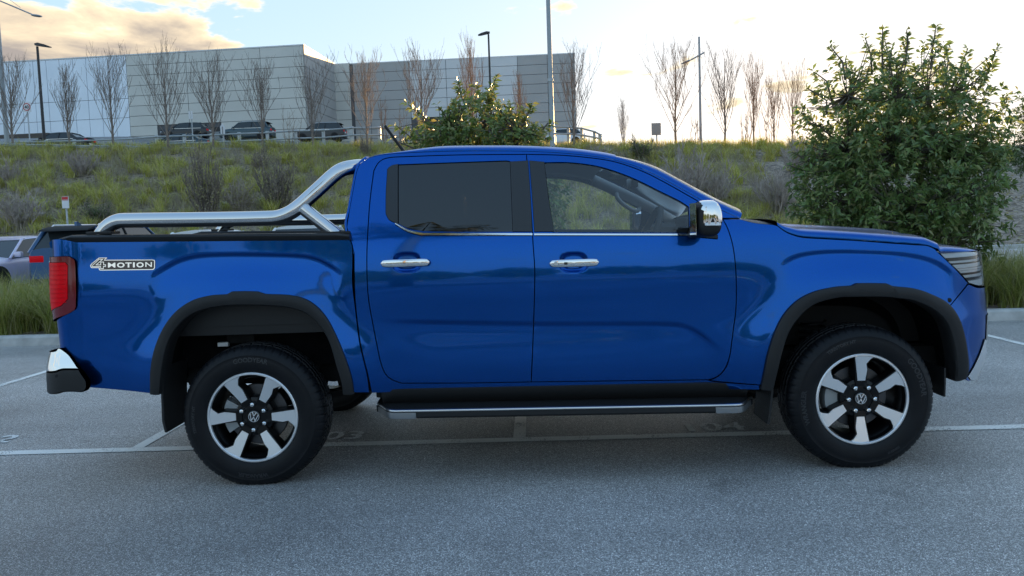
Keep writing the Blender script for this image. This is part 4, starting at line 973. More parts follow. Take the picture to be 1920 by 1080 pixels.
# ================================================================ ground, kerbs, markings
def asphalt(name, base, spk, scale=290, patch=0.30):
    m, nt, b = new_mat(name); L = nt.links
    t = nt.nodes.new('ShaderNodeTexCoord')
    v = nt.nodes.new('ShaderNodeTexVoronoi'); v.inputs['Scale'].default_value = scale; L.new(t.outputs['Object'], v.inputs['Vector'])
    sx = nt.nodes.new('ShaderNodeSeparateXYZ'); L.new(v.outputs['Color'], sx.inputs[0])
    n0 = nt.nodes.new('ShaderNodeTexNoise'); n0.inputs['Scale'].default_value = 55; n0.inputs['Detail'].default_value = 6; n0.inputs['Roughness'].default_value = .75; L.new(t.outputs['Object'], n0.inputs['Vector'])
    nl = nt.nodes.new('ShaderNodeTexNoise'); nl.inputs['Scale'].default_value = 0.55; nl.inputs['Detail'].default_value = 5; L.new(t.outputs['Object'], nl.inputs['Vector'])
    r = nt.nodes.new('ShaderNodeValToRGB'); L.new(sx.outputs[0], r.inputs[0]); el = r.color_ramp.elements
    el[0].position = 0.0; el[0].color = (*[c*.35 for c in base], 1); el[1].position = 1.0; el[1].color = (*spk, 1)
    q = el.new(.45); q.color = (*[c*.8 for c in base], 1); q = el.new(.80); q.color = (*[c*1.35 for c in base], 1)
    mm = nt.nodes.new('ShaderNodeMapRange'); L.new(nl.outputs[0], mm.inputs[0]); mm.inputs[1].default_value = .3; mm.inputs[2].default_value = .7; mm.inputs[3].default_value = 1-patch; mm.inputs[4].default_value = 1+patch
    m2 = nt.nodes.new('ShaderNodeMapRange'); L.new(n0.outputs[0], m2.inputs[0]); m2.inputs[1].default_value = .3; m2.inputs[2].default_value = .7; m2.inputs[3].default_value = .62; m2.inputs[4].default_value = 1.35
    mu = nt.nodes.new('ShaderNodeMath'); mu.operation = 'MULTIPLY'; L.new(mm.outputs[0], mu.inputs[0]); L.new(m2.outputs[0], mu.inputs[1])
    ns = nt.nodes.new('ShaderNodeTexNoise'); ns.inputs['Scale'].default_value = 1.7; ns.inputs['Detail'].default_value = 8; ns.inputs['Roughness'].default_value = .65; L.new(t.outputs['Object'], ns.inputs['Vector'])
    ms = nt.nodes.new('ShaderNodeMapRange'); L.new(ns.outputs[0], ms.inputs[0]); ms.inputs[1].default_value = .60; ms.inputs[2].default_value = .72; ms.inputs[3].default_value = 1.0; ms.inputs[4].default_value = .62
    mp_ = nt.nodes.new('ShaderNodeMapping'); mp_.inputs['Scale'].default_value = (.10, 1.6, 1); L.new(t.outputs['Object'], mp_.inputs[0])
    nw_ = nt.nodes.new('ShaderNodeTexNoise'); nw_.inputs['Scale'].default_value = 1.0; nw_.inputs['Detail'].default_value = 3; L.new(mp_.outputs[0], nw_.inputs['Vector'])
    mw_ = nt.nodes.new('ShaderNodeMapRange'); L.new(nw_.outputs[0], mw_.inputs[0]); mw_.inputs[1].default_value = .35; mw_.inputs[2].default_value = .65; mw_.inputs[3].default_value = .88; mw_.inputs[4].default_value = 1.12
    mq = nt.nodes.new('ShaderNodeMath'); mq.operation = 'MULTIPLY'; L.new(ms.outputs[0], mq.inputs[0]); L.new(mw_.outputs[0], mq.inputs[1])
    mu2 = nt.nodes.new('ShaderNodeMath'); mu2.operation = 'MULTIPLY'; L.new(mu.outputs[0], mu2.inputs[0]); L.new(mq.outputs[0], mu2.inputs[1]); mu = mu2
    sc = nt.nodes.new('ShaderNodeVectorMath'); sc.operation = 'SCALE'; L.new(r.outputs[0], sc.inputs[0]); L.new(mu.outputs[0], sc.inputs['Scale']); L.new(sc.outputs[0], b.inputs['Base Color'])
    b.inputs['Roughness'].default_value = .5; b.inputs['Specular IOR Level'].default_value = .75
    ad = nt.nodes.new('ShaderNodeMath'); ad.operation = 'ADD'; L.new(v.outputs['Distance'], ad.inputs[0]); L.new(n0.outputs[0], ad.inputs[1])
    bp = nt.nodes.new('ShaderNodeBump'); bp.inputs['Strength'].default_value = .7; bp.inputs['Distance'].default_value = .004; L.new(ad.outputs[0], bp.inputs['Height']); L.new(bp.outputs[0], b.inputs['Normal'])
    return m
asphalt('asphalt', (.32, .305, .292), (.98, .97, .95))
asphalt('asphalt_far', (.17, .17, .17), (.30, .30, .30), 120)
def paintmat(name, col, wear):
    m, nt, b = new_mat(name); L = nt.links; t = nt.nodes.new('ShaderNodeTexCoord')
    n = nt.nodes.new('ShaderNodeTexNoise'); n.inputs['Scale'].default_value = 90; n.inputs['Detail'].default_value = 5; n.inputs['Roughness'].default_value = .7; L.new(t.outputs['Object'], n.inputs['Vector'])
    n2 = nt.nodes.new('ShaderNodeTexNoise'); n2.inputs['Scale'].default_value = 4; n2.inputs['Detail'].default_value = 3; L.new(t.outputs['Object'], n2.inputs['Vector'])
    a = nt.nodes.new('ShaderNodeMath'); a.operation = 'MULTIPLY_ADD'; L.new(n2.outputs[0], a.inputs[0]); a.inputs[1].default_value = .5; L.new(n.outputs[0], a.inputs[2])
    r = nt.nodes.new('ShaderNodeValToRGB'); L.new(a.outputs[0], r.inputs[0]); e = r.color_ramp.elements
    e[0].position = wear; e[0].color = (.09, .09, .095, 1); e[1].position = wear+.10; e[1].color = (*col, 1); L.new(r.outputs[0], b.inputs['Base Color']); b.inputs['Roughness'].default_value = .6
    v = nt.nodes.new('ShaderNodeTexVoronoi'); v.inputs['Scale'].default_value = 260; L.new(t.outputs['Object'], v.inputs['Vector'])
    bp = nt.nodes.new('ShaderNodeBump'); bp.inputs['Strength'].default_value = .6; bp.inputs['Distance'].default_value = .003; L.new(v.outputs['Distance'], bp.inputs['Height']); L.new(bp.outputs[0], b.inputs['Normal'])
paintmat('line_paint', (.86, .84, .79), .575); paintmat('number_paint', (.82, .81, .78), .62)
pbr('concrete', (.46, .45, .43), .85, var=.18, vscale=7, bump=.4, bscale=120)
pbr('mulch', (.19, .15, .12), .95, var=.55, vscale=9, bump=1.0, bscale=30)
pbr('hill_soil', (.25, .20, .155), .95, var=.75, vscale=6, bump=1.0, bscale=22)

def sheet(name, poly, z, mat, kind='structure', zfun=None):
    o = mesh(name, [(x, y, z if zfun is None else zfun(x, y)) for x, y in poly], [tuple(range(len(poly)))], mat, None, False); return tag(o, kind=kind)
sheet('ground', [(-900, -900), (900, -900), (900, 900), (-900, 900)], -.30, 'asphalt_far')
sheet('car_park', [(-140, -160), (140, -160), (140, 21.2), (-140, 21.2)], 0.0, 'asphalt')
LA = math.atan2(-.07, 6.5)                                    # the painted lines run a touch askew of the truck
lx, ly = math.cos(LA), math.sin(LA); L0 = np.array([-.21, .755])
def lp(s, t): return (L0[0]+lx*s-ly*t, L0[1]+ly*s+lx*t)
def marking(name, quad, mat='line_paint'):
    return tag(mesh(name, [(x, y, .004) for x, y in quad], [tuple(range(len(quad)))], mat, None, False), kind='structure')
marking('bay_line', [lp(-16, -.045), lp(16, -.045), lp(16, .045), lp(-16, .045)])
for k in (-3, -2, -1, 0, 1, 2, 3):
    s = 2.48*k; marking('bay_line', [lp(s-.04, .047), lp(s+.04, .047), lp(s+.04, 4.75), lp(s-.04, 4.75)])
for k, (tx, s_end) in enumerate((('102', -2.83), ('103', -.92), ('104', 1.42))):
    v, f = text_mesh(tx, .26, 0, .006); w = v[:, 0].max()
    if tx == '102': base = atz(14, 830); x1 = base[0]
    elif tx == '103': base = atz(676, 823); x1 = base[0]
    else: base = atz(1402, 806); x1 = base[0]
    vv = [(x1-(w-x)*.95*(1.15), base[1]+y*1.0+LA*(x-w), .0042) for x, y, _ in v]
    tag(mesh('bay_number', vv, f, 'number_paint', None, False), kind='structure')
# kerb in front of the planting strip, laid in long pieces
KA, KB = np.array([-6.66, 5.70]), np.array([5.58, 5.25]); kd = (KB-KA)/np.linalg.norm(KB-KA); kn = np.array([-kd[1], kd[0]])
def kp(s, t): p = KA+kd*s+kn*t; return (float(p[0]), float(p[1]))
kerb = tag(empty('kerb', (0, 0, 0)), kind='structure')
def kerb_piece(s0, s1, parent, P=kp, h=.13):
    m = MB(); prof_ = [(0, -.02), (.012, h-.025), (.03, h-.006), (.05, h), (.15, h), (.15, -.02)]
    m.loft([[(*P(s, t), z) for t, z in prof_] for s in (s0+.006, s1-.006)]); m.build('kerb_stone', 'concrete', parent, True, 30)
ks = 1.72
for k in range(-5, 10): kerb_piece(ks+k*2.42-2.42, ks+k*2.42, kerb)
strip_poly = [kp(-11, .145), kp(24, .145), kp(24, 2.75), kp(-11, 2.75)]
sheet('planting_bed', strip_poly, .085, 'mulch')
kerb2 = tag(empty('far_kerb', (0, 0, 0)), kind='structure')
for k in range(0, 14): kerb_piece(k*2.42-11, (k+1)*2.42-11, kerb2, lambda s, t: kp(s, 2.75+t))
kerb3 = tag(empty('slope_kerb', (0, 0, 0)), kind='structure')
for k in range(-14, 16): kerb_piece(k*2.4, (k+1)*2.4, kerb3, lambda s, t: (s, 21.0+t))
for k in range(-12, 13):                                     # bays along the foot of the slope
    marking('far_bay_line', [(k*2.55-.04, 15.6), (k*2.55+.04, 15.6), (k*2.55+.04, 20.9), (k*2.55-.04, 20.9)])

# ---------------------------------------------------------------- the planted slope and the upper level
YB, YT = 21.14, 40.0
c0, c1 = at(0, 279, YT), at(1450, 274, YT)
def zcrest(x): return c0[2]+(c1[2]-c0[2])*(np.clip(x, -60, 60)-c0[0])/(c1[0]-c0[0])
def hill(x, y):
    t = np.clip((y-YB)/(YT-YB), 0, 1.0); zc = zcrest(x)
    z = .12+(zc-.12)*(t*.82+.18*sm(t))
    return z+.16*np.sin(x*.9+y*.7)*np.sin(y*.83-x*.31)*sm(t*4)*sm((1-t)*5)
def upper(x, y):
    zc = zcrest(x); return zc+(zc-CAM[2])/(YT+4.03)*(y-YT)*1.05-.75*sm((y-41.2)/5)*sm((66-y)/6)
xs = np.linspace(-75, 75, 151); ys = np.linspace(YB, YT, 40); V_ = []; F_ = []
for j, y in enumerate(ys):
    for x in xs: V_.append((x, y, float(hill(x, y))))
for j in range(len(ys)-1):
    for i in range(len(xs)-1): a = j*len(xs)+i; F_.append((a, a+1, a+1+len(xs), a+len(xs)))
tag(mesh('slope', V_, F_, 'hill_soil'), kind='structure')
V_ = []; F_ = []; yu = [YT, YT+.01, 41.2, 42.5, 44, 46.5, 55, 60, 62, 64, 66, 75, 92, 93]
for j, y in enumerate(yu):
    for x in (-90, -40, 0, 40, 90): V_.append((x, y, float(upper(x, min(y, 92)))-(.02 if j == 0 else 0)-(0 if y < 92.5 else 12)))
for j in range(len(yu)-1):
    for i in range(4): a = j*5+i; F_.append((a, a+1, a+6, a+5))
tag(mesh('upper_car_park', V_, F_, 'asphalt_far', None, False), kind='structure')

# ================================================================ the big halls on the upper level
pbr('panel_white', (.80, .86, .92), .55, var=.04, vscale=.4); pbr('panel_grey', (.60, .585, .53), .6, var=.06, vscale=.4)
pbr('panel_pale', (.64, .64, .63), .6, var=.05, vscale=.4); pbr('panel_mid', (.40, .385, .365), .6, var=.06, vscale=.4)
pbr('joint_dark', (.10, .10, .105), .8); pbr('opening_shade', (.012, .013, .015), .5); pbr('shop_glass', (.10, .13, .15), .06, 0, spec=.8)  # opening material: doorway shade put into a near-black colour
pbr('fascia_dark', (.07, .055, .045), .6)
def hit(px, py, P0, n):
    d = ray(px, py); t = ((P0-CAM) @ n)/(d @ n); return CAM+d*t
class Facade:
    def __init__(s, P0, ang):
        s.P0 = P0; s.e = np.array([math.cos(ang), math.sin(ang), 0]); s.n = np.array([math.sin(ang), -math.cos(ang), 0])    # n faces the camera
    def s_of(s, px, py): return float((hit(px, py, s.P0, s.n)-s.P0) @ s.e)
    def z_of(s, px, py): return float(hit(px, py, s.P0, s.n)[2])
    def pt(s, a, z, out=0.0): p = s.P0+s.e*a+s.n*out; return (float(p[0]), float(p[1]), float(z))
    def slab(s, name, a0, a1, z0, z1, o0, o1, mat, parent):
        v = [s.pt(a, z, o) for o in (o0, o1) for (a, z) in ((a0, z0), (a1, z0), (a1, z1), (a0, z1))]
        m = MB().add(v, [(0, 1, 2, 3), (7, 6, 5, 4), (0, 4, 5, 1), (1, 5, 6, 2), (2, 6, 7, 3), (3, 7, 4, 0)]); return m.build(name, mat, parent, False)
def panels(F, cols, rows, mat, parent, skip=()):
    for i in range(len(cols)-1):
        for j in range(len(rows)-1):
            if any(a0 < (cols[i]+cols[i+1])/2 < a1 and (rows[j]+rows[j+1])/2 < zt for a0, a1, zt in skip): continue
            F.slab('wall_panel', cols[i]+.025, cols[i+1]-.025, rows[j]+.022, rows[j+1]-.022, 0.0, .07, mat, parent)
# left hall
A0 = at(568.5, 83, 72.0); FA = Facade(A0, R(-4.6)); ztA = A0[2]; zbA = at(568, 276, 72)[2]-.6
hallA = empty('retail_hall', (A0[0]-15, A0[1], zbA)); tag(hallA, 'long flat-roofed hall with white and grey wall panels at the left behind the fence', 'building')
def child_fix(par):
    for c in par.children: c.matrix_parent_inverse = par.matrix_basis.inverted()
sA = lambda px: FA.s_of(px, 180)
FA.slab('wall', -46, -.02, zbA, ztA-.12, -22, -.02, 'joint_dark', hallA)
FA.slab('roof_edge', -46, .06, ztA-.12, ztA, -22, .10, 'panel_pale', hallA)
rowsA = [zbA]+[ztA-.12-1.0*k for k in range(9, -1, -1)]
eo0, eo1, ezt = sA(297), sA(416), FA.z_of(350, 241)
colsA = [sA(p) for p in (241, 292, 353, 412, 492)]+[-.02]
panels(FA, colsA, rowsA, 'panel_grey', hallA, [(eo0-.3, eo1+.3, ezt+.3)])
cw = [colsA[0]-1.42*k for k in range(27, -1, -1)]; rw_ = [zbA, ztA-.12-8.0, ztA-.12-6.1, ztA-.12-4.2, ztA-.12]
panels(FA, cw, rw_, 'panel_white', hallA)
FA.slab('shaded_entrance', eo0, eo1, zbA, ezt, -.015, .0, 'opening_shade', hallA)  # flush slab, its dark colour stands in for the entrance's shade
FA.slab('entrance_glass', eo0+1.2, eo1-.1, zbA, ezt-.45, .004, .03, 'shop_glass', hallA)
for k in range(1, 5): a = eo0+1.2+(eo1-eo0-1.3)*k/5; FA.slab('mullion', a-.04, a+.04, zbA, ezt-.45, .034, .07, 'joint_dark', hallA)
lo_, hi_ = FA.z_of(50, 267), FA.z_of(50, 262); FA.slab('awning', sA(-120), sA(112), FA.z_of(100, 262)-.1, FA.z_of(100, 257)+.15, .1, 2.2, 'fascia_dark', hallA)
# side wall panels of the left hall
FS = Facade(A0+FA.e*.0, R(-4.6)+math.pi/2)
for j in range(len(rowsA)-1): FS.slab('wall_panel', .0, 9.2, rowsA[j]+.022, rowsA[j+1]-.022, -.02, .05, 'panel_mid', hallA)
FS.slab('parapet_cap', -.08, 21, ztA-.12, ztA+.003, -.4, .08, 'panel_pale', hallA)
child_fix(hallA)
# right hall
B0 = A0-FA.n*9.15; FB = Facade(B0, R(-2.6)); ztB = FB.z_of(613, 120); zbB = zbA+.2
hallB = empty('warehouse_hall', (B0[0]+13, B0[1], zbB)); tag(hallB, 'grey panelled hall set back right of the white hall, behind the leafy bush', 'building')
sB = lambda px: FB.s_of(px, 180); endB = sB(1079.5)
FB.slab('wall', -.5, endB, zbB, ztB-.05, -25, -.02, 'joint_dark', hallB)
rowsB = [zbB]+[ztB-1.02*k for k in range(9, -1, -1)]
panels(FB, [sB(p) for p in (614, 658)], rowsB, 'panel_grey', hallB)
c_ = [sB(p) for p in (664, 694, 770)]; panels(FB, c_, [r-.12 for r in rowsB], 'panel_mid', hallB)
panels(FB, [sB(p) for p in (770, 838, 906, 972)], [r-.12 for r in rowsB], 'panel_pale', hallB, [(sB(800), sB(842), FB.z_of(820, 216)), (sB(938), sB(976), FB.z_of(950, 210))])
panels(FB, [sB(p) for p in (972, 1028)]+[endB], [r-.12 for r in rowsB], 'panel_mid', hallB, [(sB(938), sB(990), FB.z_of(950, 210))])
for a, b in ((800, 842), (938, 980)): FB.slab('shaded_doorway', sB(a), sB(b), zbB, FB.z_of(a, 214), -.018, -.004, 'opening_shade', hallB)  # flush slabs coloured as the shaded inside of the openings
FB.slab('roof_edge', sB(660), endB+.05, ztB-.17, ztB-.06, -25, .09, 'panel_pale', hallB)
child_fix(hallB)

# ================================================================ fences, lamps and signs on the crest
pbr('galvanised', (.40, .43, .45), .45, .35, var=.1, vscale=6); pbr('pole_dark', (.025, .024, .026), .45); pbr('pole_grey', (.33, .36, .38), .5, .3)
pbr('sign_white', (.72, .72, .72), .5); pbr('sign_red', (.55, .03, .03), .5); pbr('sign_back', (.30, .29, .28), .6, .2); pbr('ink', (.02, .02, .02), .5)
YFN = 40.8
fposts = [(-15,266,277),(37,265,276),(88,263,276),(140,262,275),(193,260.5,275),(245,258.5,276),(295,254,276),(347,252.5,277),(398,251,277),(450,248.5,278),(503,246.5,279),(556,243.5,279),(608,242,280),(661,237.5,280),(713,237,280),(766,238,280)]
fence = empty('rail_fence', tuple(at(300, 276, YFN))); tag(fence, 'pale galvanised two-rail pipe fence along the top of the slope', 'fence')
tops = []
for px, y0, y1 in fposts:
    a, b = at(px, y0, YFN), at(px, y1+4, YFN); w = .085 if px != 661 else .12
    MB().box((b[0]-w, YFN-.06, b[2]-.3), (b[0]+w, YFN+.06, a[2]+.02), .012).build('fence_post', 'galvanised', fence); tops.append(a)
for dz, r_ in ((-.08, .045), (-.50, .045)):
    for i in range(len(tops)-1): MB().tube([tops[i]+[.0, -.10, dz], tops[i+1]+[0, -.10, dz]], r_, 8).build('fence_rail', 'galvanised', fence)
child_fix(fence)
gpl = [(-10,271.5),(60,273),(118,274.5),(180,275.5),(240,276),(302,278.5),(377,279.5),(450,280.5),(525,282),(600,283.5),(680,285.5),(760,287)]
gr_ = empty('guard_rail', tuple(at(300, 283, 39.4))); tag(gr_, 'low galvanised crash barrier in the grass just below the pipe fence', 'guard rail')
gp = [at(px, py, 39.4) for px, py in gpl]
for i, p in enumerate(gp):
    MB().box((p[0]-.07, 39.44, p[2]-.75), (p[0]+.07, 39.56, p[2]+.12), .01).build('barrier_post', 'galvanised', gr_)
wp = [(0,.16),(-.05,.13),(-.06,.09),(0,.03),(0,-.03),(-.06,-.09),(-.05,-.13),(0,-.16)]
for i in range(len(gp)-1):
    MB().loft([[(q[0], q[1]+dy, q[2]+dz*.55) for dy, dz in wp]+[(q[0], q[1]+.012, q[2]-.09), (q[0], q[1]+.012, q[2]+.09)] for q in (gp[i], gp[i+1])]).build('barrier_beam', 'galvanised', gr_)
child_fix(gr_)
f2 = empty('timber_fence', tuple(at(1100, 268, YFN))); tag(f2, 'short two-rail fence stepping down at the end of the grey hall', 'fence')
pp2 = [(1040,236,266),(1066,237,266),(1091,239.5,268),(1115,246,270),(1125.5,252,270)]; tp = []
for k, (px, y0, y1) in enumerate(pp2):
    a, b = at(px, y0, YFN), at(px, y1, YFN); w = .08 if k < 4 else .10
    MB().box((b[0]-w, YFN-.06, b[2]-.4), (b[0]+w, YFN+.06, a[2]+.02), .012).build('fence_post', 'pole_grey', f2); tp.append(a)
for fr in (.06, .50):
    for i in range(len(tp)-1):
        b0 = at(pp2[i][0], pp2[i][2], YFN); b1 = at(pp2[i+1][0], pp2[i+1][2], YFN)
        MB().tube([tp[i]*(1-fr)+b0*fr+[0, -.09, 0], tp[i+1]*(1-fr)+b1*fr+[0, -.09, 0]], .05, 8).build('fence_rail', 'pole_grey', f2)
child_fix(f2)

def ground_z(x, y): return float(hill(x, y)) if y < YT else float(upper(x, y))
def pole_thing(name, px, pbase, Y, ptop, r0, r1, mat, label, cat='street lamp'):
    b = at(px, pbase, Y); t = at(ptop[0], ptop[1], Y); gz = ground_z(b[0], Y); o = empty(name, (b[0], Y, gz)); tag(o, label, cat)
    MB().tube([(b[0], Y, gz-.3), (b[0], Y, gz+.6), (b[0], Y, t[2])], [r0*1.25, r0, r1], 16).build('pole', mat, o)
    return o, b[0], t[2]
# tall street lamp at the left edge
o, X, Z = pole_thing('street_lamp', 14, 275, 40.2, (0, -14), .13, .10, 'pole_grey', 'tall grey street lamp with long outreach arm at the far left edge')
arm = [at(1, -2, 40.2), at(20, 10, 40.2), at(60, 27, 40.2)]; arm[0][0] = X
MB().tube(arm, .04, 10).build('lamp_arm', 'pole_grey', o)
hd_ = at(69, 29.5, 40.2); MB().loft([[(hd_[0]+dx, 40.2+math.cos(a)*w, hd_[2]-dx*.16+math.sin(a)*h) for a in np.linspace(0, 2*math.pi, 12, endpoint=False)] for dx, w, h in ((-.30,.05,.04),(-.15,.13,.07),(.1,.15,.07),(.27,.08,.04))]).build('lamp_head', 'pole_grey', o)
MB().tube([at(19, 0, 40.2), at(38, 14, 40.2)], .012, 6).build('arm_stay', 'pole_grey', o); child_fix(o)
def dark_lamp(px, pb, Y, top, label, flip):
    o, X, Z = pole_thing('car_park_lamp', px, pb, Y, top, .10, .075, 'pole_dark', label)
    s = -1 if flip else 1
    MB().loft([[(X+s*dx, Y-w, Z+.05+dz), (X+s*dx, Y+w, Z+.05+dz), (X+s*dx, Y+w, Z+.05+dz+h), (X+s*dx, Y-w, Z+.05+dz+h)] for dx, w, dz, h in ((-.12,.10,.02,.12),(.15,.22,-.02,.17),(.6,.24,-.10,.12),(.85,.15,-.13,.05))]).build('lamp_head', 'pole_dark', o, True, 30); child_fix(o)
dark_lamp(83.5, 268, 46.0, (74.5, 87), 'black car park lamp with flat head in front of the white hall', False)
dark_lamp(923, 268, 60.0, (919, 64), 'black car park lamp with flat head rising behind the leafy bush', True)
o, X, Z = pole_thing('lighting_mast', 1036, 276, 38.0, (1027, -70), .135, .11, 'pole_grey', 'tall grey mast rising out of the picture beside the grey hall', 'mast')
for s in (-1, 1): MB().box((X+s*.5-.35, 37.9, Z), (X+s*.5+.35, 38.2, Z+.12), .02).build('lamp_head', 'pole_grey', o)
MB().box((X-.9, 37.98, Z-.06), (X+.9, 38.1, Z-.01)).build('cross_arm', 'pole_grey', o)
p1 = at(1033, 150, 38.0); MB().tube([(X, 38, p1[2]-.08), (X, 38, p1[2]+.08)], .16, 16).build('mast_collar', 'galvanised', o); child_fix(o)
o, X, Z = pole_thing('street_lamp', 1314, 268, 44.0, (1311.5, 69), .085, .06, 'pole_grey', 'grey street lamp with slanting arm against the white sky', 'street lamp')
MB().tube([at(1320.5, 98.5, 43.9), at(1296, 112, 43.9)], .045, 8).build('lamp_arm', 'pole_grey', o)
h_ = at(1287, 116, 43.9); MB().loft([[(h_[0]+dx, 43.9+math.cos(a)*w, h_[2]+dx*.35+math.sin(a)*w*.5) for a in np.linspace(0, 2*math.pi, 10, endpoint=False)] for dx, w in ((-.32,.05),(-.15,.14),(.12,.15),(.3,.06))]).build('lamp_head', 'pole_grey', o)
MB().tube([at(1312, 72, 43.9), at(1297, 110, 43.9)], .008, 5).build('arm_stay', 'pole_grey', o); child_fix(o)

def post_sign(name, px, pt, pb, Y, r, label, mat='galvanised', cat='sign'):
    t = at(px, pt, Y); gz = ground_z(t[0], Y); o = empty(name, (t[0], Y, gz)); tag(o, label, cat)
    MB().tube([(t[0], Y, gz-.2), (t[0], Y, t[2])], r, 8).build('post', mat, o); return o, t
# speed sign
o, t = post_sign('speed_sign', 50.5, 193, 270, 58.0, .05, 'round red and white 40 speed sign on a thin post at the left')
c = at(50, 200.5, 57.9); rd = .30
v, f = revolve([(0,-.012),(rd*.78,-.012)], 32); mesh('sign_face', np.array(v)+c, f, 'sign_white', o)
v, f = revolve([(rd*.78,-.014),(rd,-.014),(rd,.01)], 32); mesh('sign_ring', np.array(v)+c, f, 'sign_red', o)
MB().box((c[0]-.33, 57.915, c[2]-.40), (c[0]+.33, 57.93, c[2]+.40)).build('sign_plate', 'sign_white', o)
v, f = text_mesh('40', .36, .002, .008); v = v-[(v[:, 0].max())/2, .13, 0]; mesh('sign_digits', np.stack([c[0]+v[:, 0], 57.88-v[:, 2], c[2]+v[:, 1]], 1), f, 'ink', o, False); child_fix(o)
o, t = post_sign('traffic_sign', 358.5, 210, 272, 47.0, .035, 'pair of narrow white sign plates seen edge-on in front of the grey hall')
for dx in (-.075, .075): q = at(358.5, 216, 47.0); MB().box((q[0]+dx-.05, 46.90, q[2]-.25), (q[0]+dx+.05, 46.94, q[2]+.25)).build('sign_plate', 'sign_white', o)
child_fix(o)
o, t = post_sign('arrow_sign', 418, 240, 272, 46.0, .05, 'white pointed sign panel standing behind the pipe fence')
q = at(417.5, 245, 45.9); MB().prism([(q[0]-.13, q[2]-.30), (q[0]+.13, q[2]-.30), (q[0]+.15, q[2]+.25), (q[0], q[2]+.48), (q[0]-.15, q[2]+.25)], 45.88, 45.92).build('sign_plate', 'sign_white', o, False)
MB().box((q[0]-.03, 45.86, q[2]-.2), (q[0]+.03, 45.878, q[2]+.25)).build('sign_stripe', 'sign_back', o); child_fix(o)
o, t = post_sign('road_sign', 1231, 240, 268, 44.0, .045, 'square grey back of a road sign on the crest under the white sky')
q = at(1230.5, 242, 43.9); MB().box((q[0]-.29, 43.9, q[2]-.37), (q[0]+.29, 43.93, q[2]+.37), .004).build('sign_plate', 'sign_back', o); child_fix(o)
o, t = post_sign('parking_sign', 123, 370, 430, 20.6, .03, 'small white parking sign with red top on a post at the foot of the slope'); 
q = at(123, 379.5, 20.55); 
MB().box((q[0]-.11, 20.53, q[2]-.19), (q[0]+.11, 20.55, q[2]+.19), .004).build('sign_plate', 'sign_white', o)
MB().box((q[0]-.10, 20.524, q[2]+.085), (q[0]+.10, 20.529, q[2]+.18)).build('sign_band', 'sign_red', o); 
MB().box((q[0]-.10, 20.524, q[2]+.055), (q[0]+.10, 20.529, q[2]+.065)).build('sign_rule', 'sign_red', o); child_fix(o)
o.location.z = .12
for ch_ in o.children: pass

# ================================================================ vegetation
rng = np.random.default_rng(7); random.seed(7)
pbr('bark_bare', (.22, .18, .155), .9, var=.3, vscale=20); pbr('bark_sun_tinted', (.26, .17, .11), .9, var=.3, vscale=20)  # second bark copy has the low sun's orange put into its colour
pbr('twig_grey', (.40, .34, .30), .95, var=.3, vscale=8); pbr('bark_magnolia', (.12, .10, .08), .85, var=.3, vscale=15)
leafmat('magnolia_leaf', [(.075,.125,.036), (.11,.18,.05), (.15,.23,.06), (.21,.28,.085), (.27,.27,.11)], .32, .30, .6)
leafmat('magnolia_leaf_light', [(.07,.12,.03), (.11,.18,.042), (.16,.235,.055), (.21,.25,.075), (.23,.20,.08)], .34, .28, .6)
leafmat('grass_blade', [(.15,.18,.036), (.23,.265,.05), (.32,.35,.07), (.42,.41,.12), (.52,.44,.25)], .45, .35, .5)
leafmat('grass_slope', [(.30,.31,.055), (.43,.44,.075), (.54,.54,.11), (.62,.58,.17), (.60,.50,.28)], .42, .35, .6, (.88,.84,.76), .7)
leafmat('dry_leaf', [(.28,.23,.18), (.40,.34,.26), (.33,.31,.14), (.46,.41,.24)], .7, .2, .2)
leafmat('shrub_leaf', [(.06,.10,.035), (.09,.14,.05), (.13,.18,.06)], .6, .25, .3)
leafmat('hedge_leaf', [(.02,.045,.014), (.035,.065,.02), (.06,.09,.028)], .6, .2, .3)
leafmat('palm_leaf', [(.02,.04,.012), (.04,.06,.02), (.08,.08,.03)], .5, .2, .4)

def leaves_mesh(name, pos, dirs, ln, wd, mat, parent=None, fold=.18, droop=.12):
    """two-triangle pairs: folded leaf blades"""
    n = len(pos); d = dirs/np.linalg.norm(dirs, axis=1)[:, None]
    r = rng.normal(size=(n, 3)); s = np.cross(d, r); s /= np.linalg.norm(s, axis=1)[:, None]+1e-9
    up = np.cross(s, d); flip = np.sign(up[:, 2]+1e-6)[:, None]; up *= flip; ln = np.asarray(ln)[:, None]; wd = np.asarray(wd)[:, None]
    b = pos; t = pos+d*ln-np.array([0, 0, 1])*ln*droop; m = pos+d*ln*.5+up*ln*.03
    L = m+s*wd*.5+up*wd*fold; Rr = m-s*wd*.5+up*wd*fold
    v = np.stack([b, L, t, Rr, m], 1).reshape(-1, 3); k = (np.arange(n)*5)[:, None]
    f = np.concatenate([k+np.array([[0, 4, 1]]), k+np.array([[4, 2, 1]]), k+np.array([[0, 3, 4]]), k+np.array([[4, 3, 2]])], 1).reshape(-1, 3)
    return fast_mesh(name, v, f, mat, parent)
def fast_mesh(name, v, f, mat, parent=None, smooth=False):
    me = bpy.data.meshes.new(name); me.vertices.add(len(v)); me.vertices.foreach_set('co', v.astype(np.float32).ravel())
    nf = len(f); w = f.shape[1]; me.loops.add(nf*w); me.loops.foreach_set('vertex_index', f.astype(np.int32).ravel()); me.polygons.add(nf)
    me.polygons.foreach_set('loop_start', (np.arange(nf)*w).astype(np.int32)); me.polygons.foreach_set('loop_total', np.full(nf, w, np.int32))
    if smooth: me.polygons.foreach_set('use_smooth', [True]*nf)
    me.materials.append(MAT[mat]); me.update(calc_edges=True); me.validate(); return link(name, me, parent)
